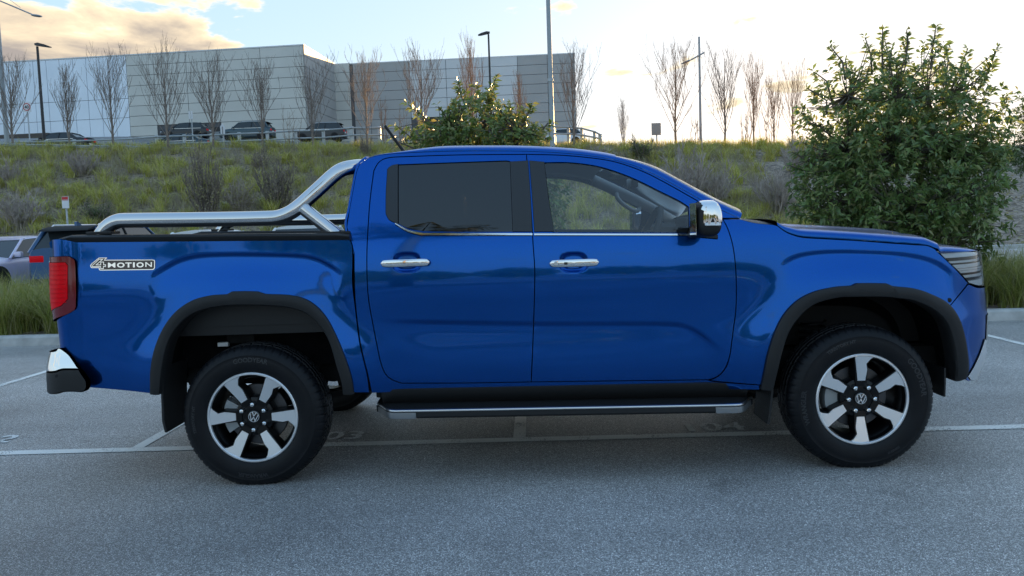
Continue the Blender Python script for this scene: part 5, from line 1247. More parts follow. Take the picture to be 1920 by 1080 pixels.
def blades(name, pos, height, lean, mat, parent=None, per=30, width=.012, spread=.06, seg=3):
    """arching grass blades, `per` for each clump position"""
    n = len(pos)*per; base = np.repeat(pos, per, 0)+np.c_[rng.normal(size=(n, 2))*spread, np.zeros(n)]
    H = np.repeat(height, per)*rng.uniform(.55, 1.1, n); az = rng.uniform(0, 2*np.pi, n); ln = np.repeat(lean, per)*rng.uniform(.25, 1.35, n)
    dr = np.stack([np.cos(az), np.sin(az), np.zeros(n)], 1); sd = np.stack([-np.sin(az+rng.normal(size=n)*.6), np.cos(az), np.zeros(n)], 1)
    rows = []
    for k in range(seg+1):
        t = k/seg; c = base+dr*(H*ln*t**1.8)[:, None]+np.array([0, 0, 1])*(H*(t-.32*ln*t**2.6))[:, None]; w = width*(1-t)**.7*(.8+.4*rng.random(n))
        rows += [c-sd*w[:, None]*.5, c+sd*w[:, None]*.5] if k < seg else [c]
    v = np.stack(rows, 1); m = v.shape[1]; k = (np.arange(n)*m)[:, None]; F = []
    for j in range(seg-1): F += [k+np.array([[2*j, 2*j+1, 2*j+3]]), k+np.array([[2*j, 2*j+3, 2*j+2]])]
    F.append(k+np.array([[2*(seg-1), 2*(seg-1)+1, 2*seg]]))
    return fast_mesh(name, v.reshape(-1, 3), np.concatenate(F, 1).reshape(-1, 3), mat, parent)
def tubes(polys, n=4):
    """many thin tubes as numpy arrays"""
    VV, FF = [], []; k0 = 0
    for pts, rad in polys:
        P = np.asarray(pts, float); m = len(P); T = np.gradient(P, axis=0); T /= np.linalg.norm(T, axis=1)[:, None]+1e-9
        ref = np.array([.31, .95, .05]); a = np.cross(T, ref); a /= np.linalg.norm(a, axis=1)[:, None]+1e-9; b = np.cross(T, a); rad = np.asarray(rad)
        ang = np.arange(n)*2*np.pi/n
        ring = P[:, None, :]+(a[:, None, :]*np.cos(ang)[None, :, None]+b[:, None, :]*np.sin(ang)[None, :, None])*rad[:, None, None]
        VV.append(ring.reshape(-1, 3)); i = np.arange(m-1)[:, None]*n; j = np.arange(n)[None, :]
        FF.append(np.stack([i+j, i+(j+1) % n, i+n+(j+1) % n, i+n+j], -1).reshape(-1, 4)+k0); k0 += m*n
    return np.concatenate(VV), np.concatenate(FF)

# ---- bare columnar trees
def bare_tree(H, Wd, seed, dens=1.0, rmin=.0042):
    r = np.random.default_rng(seed); trunk = []; tw = []
    top = .97*H; tp = [np.array([0, 0, 0.])]
    for k in range(1, 9): tp.append(np.array([r.normal()*.02*H/5, r.normal()*.02*H/5, top*k/8])+tp[-1]*[.8, .8, 0])
    trunk.append((tp, np.linspace(.014*H, .0025*H, 9)))
    def twig(p, d, L, rad, lev):
        pts = [p]; q = p.copy(); n = 5; d = d/np.linalg.norm(d)
        for k in range(n):
            d = d+np.array([r.normal()*.08, r.normal()*.08, .11+.04*lev]); d /= np.linalg.norm(d); q = q+d*L/n; pts.append(q)
        tw.append((pts, np.linspace(rad, max(rmin, rad*.35), n+1)))
        if lev < 2:
            for k in range(int((5 if lev == 0 else 3)*dens+r.random())):
                t = r.uniform(.25, .95); i = min(int(t*n), n-1); pp = pts[i]+(pts[i+1]-pts[i])*(t*n-i); az = r.uniform(0, 2*np.pi)
                dd = d*.9+np.array([math.cos(az), math.sin(az), .25])*.55; twig(pp, dd, L*r.uniform(.28, .5), max(rmin, rad*.5), lev+1)
    n = int(24*dens)
    for k in range(n):
        h = H*(.13+.55*(k/n)**1.2); az = k*2.4+r.normal()*.4; i = min(int(h/top*8), 7); base = tp[i]+(tp[i+1]-tp[i])*(h/top*8-i)
        el = r.uniform(.75, 1.3); L = min(H*r.uniform(.45, .62), (H-h)*1.02); d = np.array([math.cos(az)*Wd*.82, math.sin(az)*Wd*.82, H*.30*el]); twig(base, d, L, .0040*H*(1-.5*h/H), 0)
    return tubes(trunk, 7), tubes(tw, 4)
bare_proto = []
for sd, W_ in ((3, .95), (5, .8), (9, 1.0), (14, .6)):
    (tv, tf), (cv, cf) = bare_tree(5.0, W_, sd, 1.0); bare_proto.append((tv, tf, cv, cf))
pme = {}
def bare(px, ytop, ybase, Y, var, label, sun_tinted=False, wscale=1.0):
    b = at(px, ybase, Y); t = at(px, ytop, Y); H = t[2]-b[2]; key = (var, sun_tinted); mt = 'bark_sun_tinted' if sun_tinted else 'bark_bare'
    o = empty('bare_tree', (b[0], Y, ground_z(b[0], Y)-.05), rng.uniform(0, 6.28)); tag(o, label, 'tree', 'bare upright trees along the crest')
    s = (t[2]-o.location.z)/5.0; o.scale = (s*wscale, s*wscale, s)
    if key not in pme:
        tv, tf, cv, cf = bare_proto[var]; a = fast_mesh('trunk', tv, tf, mt, o, True); c = fast_mesh('crown', cv, cf, mt, o, True); pme[key] = (a.data, c.data)
    else:
        a = link('trunk', pme[key][0], o); c = link('crown', pme[key][1], o)
for a in [(26,112,272,39.6,0,'bare tree beside the tall lamp at the far left edge'), (131,137,272,39.7,3,'thin bare tree just right of the black lamp post, before the white hall'), (213,104,273,39.6,1,'bare tree before the joint of white and grey panels'),
          (316,97,276,39.4,2,'bare tree before the dark entrance of the grey hall'), (399,113,276,39.6,0,'bare tree right of the pair of edge-on sign plates'), (494,124,280,39.4,1,'bare tree between the two dark parked wagons on the crest'),
          (588,118,280,39.2,2,'bare tree before the hall corner with the sunlit parapet'), (690,110,284,39.3,1,'bare tree just right of the wide fence post, before the set-back hall'), (795,100,282,41.5,0,'wide bare tree rising left of the leafy bush'),
          (1076,105,272,39.0,1,'bare tree at the right end of the grey hall')]: bare(*a)
for a in [(886,92,240,46.0,3,'slim sunlit bare tree showing above the leafy bush, left of the black lamp',True,.7), (976,152,250,45.0,3,'small sunlit bare tree right of the leafy bush top',True,.6), (1169,196,272,46.0,3,'tiny lone sapling against the white sky',False,.7),
          (1268,88,272,40.5,0,'bare tree left of the slanting-arm street lamp',True,.95), (1359,104,270,41.0,2,'bare vase-shaped tree right of the slanting-arm street lamp',False,.9), (1414,118,272,40.0,3,'slim bare tree third from the big green tree',True,.8),
          (1452,150,272,42.0,1,'bare tree second from the big green tree',True,.8), (1486,128,272,39.5,2,'bare tree closest to the big green tree',True,.8)]: bare(*a)
# saplings, with sunlight put into the bark colour
def sapling(px, yt, yb, Y, label, n, sun_tinted=True):
    b = at(px, yb, Y); t = at(px, yt, Y); gz = ground_z(b[0], Y); H = t[2]-gz; o = empty('sapling', (b[0], Y, gz-.05)); tag(o, label, 'sapling')
    tw = []; r = np.random.default_rng(int(px))
    for k in range(n):
        x0 = r.normal()*.25; h = H*r.uniform(.55, 1); pts = [np.array([x0*.6+r.normal()*.02, r.normal()*.2, 0])]
        for j in range(5): pts.append(pts[-1]+np.array([r.normal()*.05+x0*.08, r.normal()*.05, h/5]))
        tw.append((pts, np.linspace(.016, .006, 6)))
        for j in range(7):
            p = pts[r.integers(1, 5)]; d = np.array([r.normal()*.25, r.normal()*.25, .55])*r.uniform(.3, .8); tw.append(([p, p+d*.5, p+d+[0, 0, .08]], [.008, .007, .005]))
    v, f = tubes(tw, 4); fast_mesh('twigs', v, f, 'bark_sun_tinted' if sun_tinted else 'twig_grey', o, True)
for a in [(545,186,280,40.0,'thin straw-coloured saplings behind the fence, between two bare trees',5),(724,178,284,40.0,'orange-lit thin saplings left of the roof antenna',7),(752,190,284,40.2,'orange-lit thin saplings right behind the roof antenna',6),(966,200,270,42,'sunlit thin saplings behind the leafy bush on its right',4),
          (1300,205,272,40,'low sunlit saplings at the foot of the street lamp',5),(1395,190,272,40.5,'low sunlit sapling thicket left of the slim tree',8),(1440,170,272,40.5,'tall sunlit sapling thicket near the big green tree',9)]: sapling(*a)

# ---- leafless shrubs on the slope
def shrub_geo(seed, H, W_, n):
    r = np.random.default_rng(seed); tw = []; tips = []
    for k in range(n):
        az = r.uniform(0, 6.28); el = r.uniform(.05, 1.0); d = np.array([math.cos(az)*el, math.sin(az)*el, 1.0]); L = H*r.uniform(.5, 1.05)*(1.05-.35*el)
        p = np.array([math.cos(az), math.sin(az), 0])*r.uniform(0, .12)*W_; pts = [p]
        for j in range(6): d = d+np.array([r.normal()*.12, r.normal()*.12, .06]); pts.append(pts[-1]+d/np.linalg.norm(d)*L/6)
        tw.append((pts, np.linspace(.016, .006, 7)))
        for q in range(9):
            i = r.integers(1, 6); dd = d*.5+np.array([r.normal(), r.normal(), .5+r.random()])*.5; dd = dd/np.linalg.norm(dd)*L*r.uniform(.14, .34); e = pts[i]+dd
            tw.append(([pts[i], pts[i]+dd*.5+r.normal(size=3)*.01, e+[0, 0, .04]], [.008, .006, .004])); tips += [pts[i]+dd*t for t in (.4, .6, .8, 1.)]
            for q2 in range(2):
                d3 = (dd+r.normal(size=3)*L*.08)*.6; tw.append(([pts[i]+dd*.6, pts[i]+dd*.6+d3], [.006, .003])); tips.append(pts[i]+dd*.6+d3)
    return tubes(tw, 3), np.array(tips)
SH = {}
for i, (sd, W_, n) in enumerate(((21, 1.0, 26), (22, 1.2, 30), (23, .8, 22))):
    (v, f), tips = shrub_geo(sd, 1.0, W_, n); SH[i] = (v, f, tips)
shme = {}
def shrub(px, py, Y, h, w, var, label, mat='twig_grey', leaf=None, frac=.3, name='leafless_shrub'):
    b = at(px, py, Y) if Y else None
    gz = ground_z(b[0], Y); o = empty(name, (b[0], Y, gz-.03), rng.uniform(0, 6.28)); tag(o, label, 'shrub', 'shrubs on the planted slope'); o.scale = (w, w, h)
    key = (var, mat)
    if key not in shme: shme[key] = fast_mesh('stems', SH[var][0], SH[var][1], mat, o, True).data
    else: link('stems', shme[key], o)
    if leaf:
        t = SH[var][2]; t = t[rng.random(len(t)) < frac]; t = np.repeat(t, 3, 0)+rng.normal(size=(len(t)*3, 3))*.03
        k2 = (var, leaf)
        if k2 not in shme: shme[k2] = leaves_mesh('leaves', t, rng.normal(size=t.shape)+[0, 0, .6], rng.uniform(.03, .06, len(t)), rng.uniform(.014, .03, len(t)), leaf, o).data
        else: link('leaves', shme[k2], o)
def on_slope(px, py):
    """first point of the slope seen through a photo pixel"""
    d = ray(px, py); d = d/d[1]
    for y in np.arange(YB, YT, .05):
        p = CAM+d*(y-CAM[1])
        if p[2] <= hill(p[0], y): return y
    return YT-.3
for (px, py, h, w, var, label, mat, leaf, fr) in [
    (385,415,4.6,1.7,0,'tall dark brown shrub on the slope left of the sports bar hoop','bark_bare','dry_leaf',.5),
    (522,398,4.4,1.9,1,'largest dark leafless shrub on the slope above the sports bar','bark_bare','dry_leaf',.35),
    (490,330,2.4,1.2,2,'dark twiggy bush near the crest before the wagon','bark_bare','dry_leaf',.4),
    (685,300,2.3,1.0,2,'reddish-brown bush by the wide fence post','bark_bare','dry_leaf',.6),
    (40,430,3.0,2.3,1,'grey leafless thicket above the lilac sedan','twig_grey',None,0),
    (20,350,2.4,1.9,2,'grey leafless shrub at the left edge, halfway up the slope','twig_grey',None,0),
    (155,330,2.6,1.8,1,'grey leafless shrub high on the slope left of the dark brown one','twig_grey',None,0),
    (180,420,1.6,1.5,2,'low leafy brown shrub behind the parking sign','bark_bare','shrub_leaf',.7),
    (450,400,2.2,1.6,0,'low grey shrub between the two dark shrubs','twig_grey','dry_leaf',.3),
    (1245,395,3.6,2.6,1,'grey leafless thicket behind the windscreen pillar','twig_grey',None,0),
    (1290,390,3.9,2.5,0,'tall grey leafless thicket above the bonnet hinge','twig_grey',None,0),
    (1345,385,3.0,2.2,2,'grey leafless shrub above the windscreen base','twig_grey',None,0),
    (1455,400,3.4,2.3,1,'grey leafless thicket against the big green tree','twig_grey',None,0),
    (1500,330,3.0,2.2,0,'grey leafless shrub high behind the big green tree edge','twig_grey',None,0),
    (1200,300,2.0,1.8,2,'dark leafy shrub on the crest behind the cab roof','bark_bare','shrub_leaf',.7),
    (1120,310,2.0,2.0,1,'grey shrub seen through the front side window','twig_grey','dry_leaf',.3)]:
    shrub(px, py, on_slope(px, py), h*.62, w, var, label, mat, leaf, fr, 'leafless_shrub' if leaf != 'shrub_leaf' else 'leafy_shrub')

# ---- grass: tussocks on the slope and in the planting strip
cand = []                                             # separate tussocks, spaced apart
tries = np.c_[rng.uniform(-34, 24, 6000), rng.uniform(YB+.3, YT-.3, 6000)]
dens_ = np.sin(tries[:, 0]*.55+1.3*np.sin(tries[:, 1]*.4))*np.sin(tries[:, 1]*.62+tries[:, 0]*.21)+rng.normal(size=6000)*.6
acc = np.zeros((0, 2))
for p, d_ in zip(tries, dens_):
    if d_ < -.35: continue
    if len(acc) and np.min(((acc-p)**2).sum(1)) < (.62 if d_ > .6 else .95)**2: continue
    acc = np.vstack([acc, p])
acc = acc[~((acc[:, 0] > 11.2) & (acc[:, 1] < YB+11))]; gx, gy = acc[:, 0], acc[:, 1]; gz_ = hill(gx, gy)
tag(blades('slope_grass', np.stack([gx, gy, gz_-.02], 1), rng.uniform(.45, 1.0, len(gx)), rng.uniform(.7, 1.3, len(gx)), 'grass_slope', None, 110, .028, .13, 3), 'olive and yellow-green grass tussocks over the planted slope', 'grass', kind='stuff')
N3 = 4600; gx = rng.uniform(-34, 11, N3); gy = rng.uniform(YB+.3, YT-.2, N3)
tag(blades('slope_stubble', np.stack([gx, gy, hill(gx, gy)-.02], 1), rng.uniform(.25, .6, N3), rng.uniform(.3, .9, N3), 'dry_leaf', None, 34, .020, .28, 2), 'dry grey-brown undergrowth between the tussocks', 'undergrowth', kind='stuff')
# crest fringe
nx = 420; gx = rng.uniform(-34, 20, nx); gy = rng.uniform(YT-1.3, YT+.5, nx); gz_ = np.array([ground_z(a, b) for a, b in zip(gx, gy)])
tag(blades('crest_grass', np.stack([gx, gy, gz_-.02], 1), rng.uniform(.3, .75, nx), rng.uniform(.4, 1.0, nx), 'grass_slope', None, 40, .026, .16, 2), 'long grass fringe along the crest under the fence', 'grass', kind='stuff')
def strip_pts(n, s0, s1, t0, t1): s = rng.uniform(s0, s1, n); t = rng.uniform(t0, t1, n); p = KA[None]+kd[None]*s[:, None]+kn[None]*t[:, None]; return np.c_[p, np.full(n, .08)]
P_ = np.concatenate([strip_pts(95, -3.0, 3.2, .40, 2.4), strip_pts(62, 11.2, 15.5, .38, 2.4), strip_pts(30, 3.2, 11.2, .9, 2.4)])
tag(blades('strip_grass', P_, rng.uniform(.70, 1.0, len(P_)), rng.uniform(.6, 1.2, len(P_)), 'grass_blade', None, 240, .0085, .085, 4), 'long arching green grass filling the planting strip behind the kerb', 'grass', kind='stuff')
# leaf litter on the mulch and on the mulched slope at the right
nl_ = 2600; p = strip_pts(nl_, -4, 17, .17, 2.7); p[:, 2] = .092
lx_ = rng.uniform(10.5, 24, 2600); ly_ = rng.uniform(YB, YB+11, 2600); q = np.stack([lx_, ly_, hill(lx_, ly_)+.02], 1); p = np.concatenate([p, q]); dd = rng.normal(size=p.shape)*[1, 1, .18]
big = np.r_[rng.uniform(.05, .10, nl_), rng.uniform(.10, .20, 2600)]
tag(leaves_mesh('leaf_litter', p, dd, big, big*.45, 'dry_leaf'), 'fallen brown leaves on the mulch', 'leaf litter', kind='stuff')
nq = 130; q = np.c_[rng.uniform(-7, 7, nq), np.r_[rng.uniform(-2.6, 5.2, nq-50), rng.uniform(4.9, 5.45, 50)], np.full(nq, .006)]
tag(leaves_mesh('tarmac_litter', q, rng.normal(size=q.shape)*[1, 1, .05], rng.uniform(.008, .035, nq), rng.uniform(.004, .014, nq), 'dry_leaf', None, .1, .02), 'stray leaf scraps and grit on the tarmac', 'leaf litter', kind='stuff')

# ---- broad-leaved evergreens
def evergreen(name, base, lobes, shoots, n_ros, leaf, wd, mat, label, trunks, seed, per=9, spread_low=0.0):
    r = np.random.default_rng(seed); o = empty(name, tuple(base)); tag(o, label, 'tree' if base[2] > -1 and name.endswith('tree') else 'bush'); base = np.array(base, float)
    pts, nr = [], []
    vol = np.array([l[1][0]*l[1][1]*l[1][2] for l in lobes]); vol = vol**.75/np.sum(vol**.75)
    for (c, rad), w in zip(lobes, vol):
        k = int(n_ros*w); d = r.normal(size=(k, 3)); d /= np.linalg.norm(d, axis=1)[:, None]; t = r.uniform(.15, 1, k)**.42
        jit = 1+.12*np.sin(d[:, 0:1]*7+c[0])*np.sin(d[:, 2:3]*6+c[2]); P = np.array(c)+d*np.array(rad)*t[:, None]*jit; pts.append(P); nr.append(d*t[:, None]+[0, 0, .35])
    segs = []; main = []
    for (tip, frm, nn) in shoots:
        tip = np.array(tip, float); frm = np.array(frm, float); ln = np.linalg.norm(tip-frm); segs.append(([frm, (frm+tip)/2+r.normal(size=3)*.04, tip], [.016, .011, .006]))
        k = nn; t = np.linspace(.15, 1, k); pts.append(frm+(tip-frm)*t[:, None]+r.normal(size=(k, 3))*.035*(1.2-t[:, None])); nr.append(np.tile((tip-frm)/ln, (k, 1)))
    P = np.concatenate(pts); D = np.concatenate(nr); D /= np.linalg.norm(D, axis=1)[:, None]+1e-9
    # leaves in whorls around each twig end
    n = len(P); pp = np.repeat(P, per, 0); ax = np.repeat(D, per, 0); q = r.normal(size=pp.shape); q -= ax*(q*ax).sum(1)[:, None]; q /= np.linalg.norm(q, axis=1)[:, None]
    ld = ax*r.uniform(.15, .9, len(pp))[:, None]+q; pp = pp-ax*r.uniform(-.03, .09, len(pp))[:, None]; L = leaf*r.uniform(.45, 1.3, len(pp))
    leaves_mesh('leaves', pp-base, ld, L, L*wd*r.uniform(.8, 1.2, len(pp)), mat, o)
    # limbs
    for tp in trunks:
        main.append(([np.array(a, float)-base for a, _ in tp], [b for _, b in tp]))
    v, f = tubes(main, 8); fast_mesh('trunk', v, f, 'bark_magnolia', o, True)
    nod = np.concatenate([np.array([a for a, _ in tp[1:]]) for tp in trunks]); sel = P[r.permutation(len(P))[:int(len(P)*.35)]]
    for p in sel:
        c = nod[np.argmin(np.linalg.norm(nod-p, axis=1)+.4*np.maximum(nod[:, 2]-p[2], 0))]; mid = (c+p)/2+np.array([0, 0, -.06])+r.normal(size=3)*.05; segs.append(([c, mid, p], [.014, .008, .004]))
    v, f = tubes([([q_-base for q_ in s], w) for s, w in segs], 4); fast_mesh('branches', v, f, 'bark_magnolia', o, True)
    return o
YM = 7.0
def A_(px, py, dy=0.0): return at(px, py, YM+dy)
sc_ = 11.05/1440
lob = [(A_(1690,330), (180*sc_, 1.25, 160*sc_)), (A_(1610,250), (110*sc_, 1.0, 120*sc_)), (A_(1700,210), (120*sc_, 1.0, 120*sc_)), (A_(1790,240), (88*sc_, .9, 110*sc_)), (A_(1580,360), (95*sc_, 1.0, 85*sc_)), (A_(1650,420), (140*sc_, 1.1, 80*sc_)), (A_(1765,405), (100*sc_, 1.0, 90*sc_)), (A_(1825,320), (48*sc_, .7, 85*sc_)), (A_(1820,470), (30*sc_, .5, 55*sc_))]
sh = [(A_(1556,86), A_(1585,150), 9), (A_(1527,135), A_(1560,190), 7), (A_(1622,70), A_(1635,140), 8), (A_(1655,55,.2), A_(1655,130), 10), (A_(1700,58,-.1), A_(1697,120), 9), (A_(1755,50), A_(1745,130), 11), (A_(1815,90), A_(1805,150), 8), (A_(1872,85), A_(1842,160), 10), (A_(1858,120), A_(1835,170), 6), (A_(1512,165), A_(1550,215), 6), (A_(1502,210), A_(1545,240), 6), (A_(1485,285), A_(1530,310), 6), (A_(1478,310), A_(1540,330), 7), (A_(1890,200), A_(1850,230), 6), (A_(1897,280), A_(1850,290), 6), (A_(1905,345), A_(1850,350), 7), (A_(1585,110,.3), A_(1605,170), 7), (A_(1775,100,.3), A_(1770,160), 8), (A_(1680,110), A_(1680,160), 6)]
bs = A_(1700, 560); bs[2] = .08
tr_ = [[(np.array([bs[0]+dx, YM+dy, .08]), .05), (np.array([bs[0]+dx*2, YM+dy*1.5, .9]), .042), (np.array(A_(px, 400, dy*2)), .034), (np.array(A_(px2, 280, dy*2)), .022), (np.array(A_(px2, 180, dy)), .010)] for dx, dy, px, px2 in ((-.15, .1, 1620, 1590), (.0, -.05, 1690, 1680), (.15, .1, 1760, 1780), (.05, .25, 1700, 1740))]
evergreen('evergreen_tree', (bs[0], YM, .08), lob, sh, 3500, .108, .33, 'magnolia_leaf', 'big dark green broad-leaved tree behind the truck bonnet', tr_, 31, 9)
YM2 = 8.0
def B_(px, py, dy=0.0): return at(px, py, YM2+dy)
sc2 = 12.05/1440
lob = [(B_(905,290), (110*sc2, .9, 85*sc2)), (B_(905,235), (80*sc2, .8, 60*sc2)), (B_(830,265), (60*sc2, .7, 45*sc2)), (B_(985,275), (55*sc2, .7, 40*sc2)), (B_(920,380), (140*sc2, 1.0, 110*sc2)), (B_(1010,370), (60*sc2, .8, 90*sc2))]
sh = [(B_(860,152), B_(875,205), 9), (B_(930,146), B_(922,195), 10), (B_(893,160), B_(895,200), 6), (B_(765,196), B_(810,240), 8), (B_(742,235), B_(790,265), 6), (B_(957,195), B_(950,235), 6), (B_(998,197), B_(980,240), 8), (B_(1033,232), B_(1000,262), 7), (B_(822,200), B_(845,240), 6), (B_(735,262), B_(780,280), 5), (B_(850,185), B_(865,220), 7), (B_(915,180), B_(915,215), 8)]
b2_ = B_(910, 560); b2_[2] = .08
tr_ = [[(np.array([b2_[0]+dx, YM2+dy, .08]), .045), (np.array([b2_[0]+dx*2, YM2+dy, .9]), .036), (np.array(B_(px, 330, dy)), .024), (np.array(B_(px, 240, dy)), .012)] for dx, dy, px in ((-.1, 0, 850), (.05, .1, 905), (.12, -.1, 970))]
evergreen('evergreen_bush', (b2_[0], YM2, .08), lob, sh, 1700, .108, .35, 'magnolia_leaf_light', 'lighter green broad-leaved bush showing above the cab roof', tr_, 37, 9)
# dark tree at the right edge
YM3 = 17.0
def C_(px, py): return at(px, py, YM3)
s3 = 21.0/1440
tr_ = [[(np.array([C_(1990, 400)[0], YM3, 0]), .12), (np.array(C_(1985, 330)), .09), (np.array(C_(1975, 260)), .05), (np.array(C_(1960, 210)), .02)]]
bz_ = C_(1990, 400); evergreen('conifer_tree', (bz_[0], YM3, 0.), [(C_(1975, 255), (72*s3, 1.4, 75*s3)), (C_(1930, 285), (30*s3, .8, 45*s3)), (C_(1960, 205), (50*s3, 1.0, 36*s3))], [], 900, .11, .30, 'shrub_leaf', 'dense dark green tree cut off by the right edge of the picture', tr_, 41, 10)
# ================================================================ other cars
def nsp(xs, ys): return nspline(xs, ys)
def make_car(name, label, kind, paint, loc, rz, near=False, z=0.0):
    K = dict(sedan=dict(L=4.75, W=.91, bel=[.62,.80,.90,.95,1.0,.98,.66], hood=.93, deck=1.03, top=1.45, ws=(1.05, .25), rs=(-1.15, -1.85)),
             suv=dict(L=4.65, W=.93, bel=[], hood=1.06, deck=1.12, top=1.66, ws=(1.15, .50), rs=(-1.78, -2.12)),
             hatch=dict(L=4.2, W=.89, bel=[], hood=.95, deck=1.03, top=1.50, ws=(1.05, .35), rs=(-1.45, -1.88)))[kind]
    L, W = K['L'], K['W']; h2 = L/2; top = K['top']
    o = empty(name, (loc[0], loc[1], z), rz); tag(o, label, 'car')
    # lower body: stations from tail (-x) to nose (+x)
    st = []
    xr0, xr1 = K['rs']; xw0, xw1 = K['ws']           # windscreen base, roof start
    for t in np.linspace(-1, 1, 33):
        x = t*h2; e = abs(t); wk = W*(1-.10*max(0, (e-.72)/.28)**2.2-.10*max(0, (e-.93)/.07)**2)
        if x > xw0: zt = K['hood']-.20*((x-xw0)/(h2-xw0))**2.2
        elif x < xr1+.15: zt = K['deck']-.05*((-x+xr1)/max(h2+xr1, .01))**2 if kind == 'sedan' else K['deck']
        else: zt = K['hood']+(K['deck']-K['hood'])*(xw0-x)/(xw0-xr1)
        zb = .22+.10*max(0, (e-.80)/.2)**1.5
        sh = .045 if (x > xw0 or x < xr1) else .02
        st.append([(x, -wk*.88, zb), (x, -wk*.98, zb+.10), (x, -wk, zb+.30), (x, -wk*.985, .55*zt+.25), (x, -wk*.965, zt-.09), (x, -wk*.90, zt-.02), (x, -wk*.6, zt+sh*.6), (x, 0, zt+sh), (x, wk*.6, zt+sh*.6), (x, wk*.90, zt-.02), (x, wk*.965, zt-.09), (x, wk*.985, .55*zt+.25), (x, wk, zb+.30), (x, wk*.98, zb+.10), (x, wk*.88, zb)])
    MB().loft(st).build('body', paint, o, True, 35)
    # glasshouse
    def sec(x, zb, zt, wb, wt): return [(x[0], -wb, zb), (x[1], -wt, zt), (x[1], wt, zt), (x[0], wb, zb)]
    wb, wt = W*.935, W*.70; zb = K['hood']-.03; rz_ = top-.05
    gv = [(xw0, -wb, zb), (xw0, wb, zb), (xw1, -wt, rz_), (xw1, wt, rz_), (xr0, -wt, rz_-.01), (xr0, wt, rz_-.01), (xr1, -wb*.97, K['deck']-.03), (xr1, wb*.97, K['deck']-.03)]
    MB().add(gv, [(0, 2, 4, 6), (1, 7, 5, 3), (0, 1, 3, 2), (6, 4, 5, 7), (2, 3, 5, 4), (0, 6, 7, 1)]).build('glasshouse', 'car_glass', o, True, 20)
    # roof and pillars
    n = 9; rf = []
    for x in np.linspace(xr0-.04, xw1+.05, n):
        t = (x-xr0)/(xw1-xr0); zc = rz_+.012+.045*math.sin(math.pi*np.clip(t, 0, 1))**.7
        rf.append([(x, -wt-.015, zc-.05), (x, -wt+.02, zc-.01), (x, -wt*.5, zc+.02), (x, wt*.5, zc+.02), (x, wt-.02, zc-.01), (x, wt+.015, zc-.05)])
    MB().loft(rf).build('roof', paint, o, True, 35)
    for s in (-1, 1):
        for (x0, x1, r) in ((xw0+.02, xw1+.02, .035), (xr1-.01, xr0-.02, .06), ((xw1+xr0)/2+.05, (xw1+xr0)/2, .03)):
            MB().tube([(x0, s*(wb+.005), zb), (x1, s*(wt+.008), rz_-.01)], r, 6).build('pillar', paint if r > .031 else 'gap_black', o)
        MB().box((xr1+.3, s*(W*.965)-.006, zb+.01), (xw0-.1, s*(W*.965)+.006, zb+.03)).build('waist_trim', 'chrome', o)
        m = MB().box((xw0-.22, s*(W+.06)-.09, zb+.03), (xw0-.10, s*(W+.06)+.09, zb+.17), .03); m.build('door_mirror', paint, o)
        # lamps
        MB().box((-h2-.005, s*W*.62-.19, K['deck']-.32), (-h2+.22, s*W*.62+.19, K['deck']-.14), .03).build('tail_lamp', 'tail_red', o)
        MB().box((h2-.30, s*W*.66-.17, .62), (h2-.04, s*W*.66+.17, .75), .03).build('headlamp', 'lamp_inner', o)
        for xx in (-h2+.85, h2-.85):
            w = empty('wheel'); w.parent = o; w.location = (xx, s*(W-.10), .33)
            v, f = revolve([(.19,-.10),(.24,-.11),(.31,-.10),(.33,-.07),(.33,.07),(.31,.10),(.24,.11),(.19,.10)], 28); mesh('tyre', v, f, 'rubber', w)
            v, f = revolve([(0,.06*s),(.06,.075*s),(.17,.07*s),(.20,.095*s),(.20,-.05*s)], 28); mesh('rim', v, f, 'silver_trim', w)
            MB().tube([(xx, s*(W-.22), .36), (xx, s*(W+.004), .36)], .375, 24).build('wheel_arch', 'gap_black', o)
    MB().box((-h2-.012, -.26, .50 if kind == 'sedan' else .72), (-h2+.02, .26, .62 if kind == 'sedan' else .84)).build('number_plate', 'sign_white', o)
    MB().box((-h2-.02, -W*.85, .26), (-h2+.25, W*.85, .42), .05).build('rear_bumper', 'black_plastic', o)
    if kind == 'suv':
        MB().loft([[(xr0-.34, y, rz_-.06), (xr0-.30, y, rz_-.02), (xr0+.1, y, rz_+.06), (xr0+.1, y, rz_+.0)] for y in (-wt*.95, 0, wt*.95)]).build('spoiler', 'gap_black', o)
        for s in (-1, 1): MB().tube([(xr0+.1, s*(wt-.06), rz_+.02), (xr0+.2, s*(wt-.06), rz_+.09), (xw1-.3, s*(wt-.06), rz_+.10), (xw1-.15, s*(wt-.06), rz_+.04)], .02, 8).build('roof_rail', 'silver_trim', o)
        MB().prism([(xr0+.45, rz_+.03), (xr0+.24, rz_+.17), (xr0+.18, rz_+.16), (xr0+.17, rz_+.03)], -.03, .03).build('aerial_fin', paint, o)
    return o
pbr('car_glass', (.025, .032, .036), .05, 0, spec=.5)
car_paint('paint_lilac', (.60, .57, .72), .2); car_paint('paint_navy', (.03, .09, .20), .4); car_paint('paint_white', (.70, .71, .72), .0); car_paint('paint_black', (.012, .014, .018), .2); car_paint('paint_teal', (.04, .07, .085), .4); car_paint('paint_silver', (.45, .47, .49), .5)
make_car('parked_sedan', 'lilac silver sedan at the left edge behind the planting strip', 'sedan', 'paint_lilac', (-14.05, 16.4), R(-92))
make_car('parked_suv', 'dark blue wagon with roof rails and spoiler, just behind the truck tail', 'suv', 'paint_navy', (-11.25, 16.6), R(88))
make_car('parked_sedan', 'white sedan whose roof shows left under the sports bar', 'sedan', 'paint_white', (-8.6, 17.0), R(90))
make_car('parked_hatchback', 'white hatchback seen through the gap in the middle of the sports bar', 'hatch', 'paint_white', (-6.1, 16.7), R(-90))
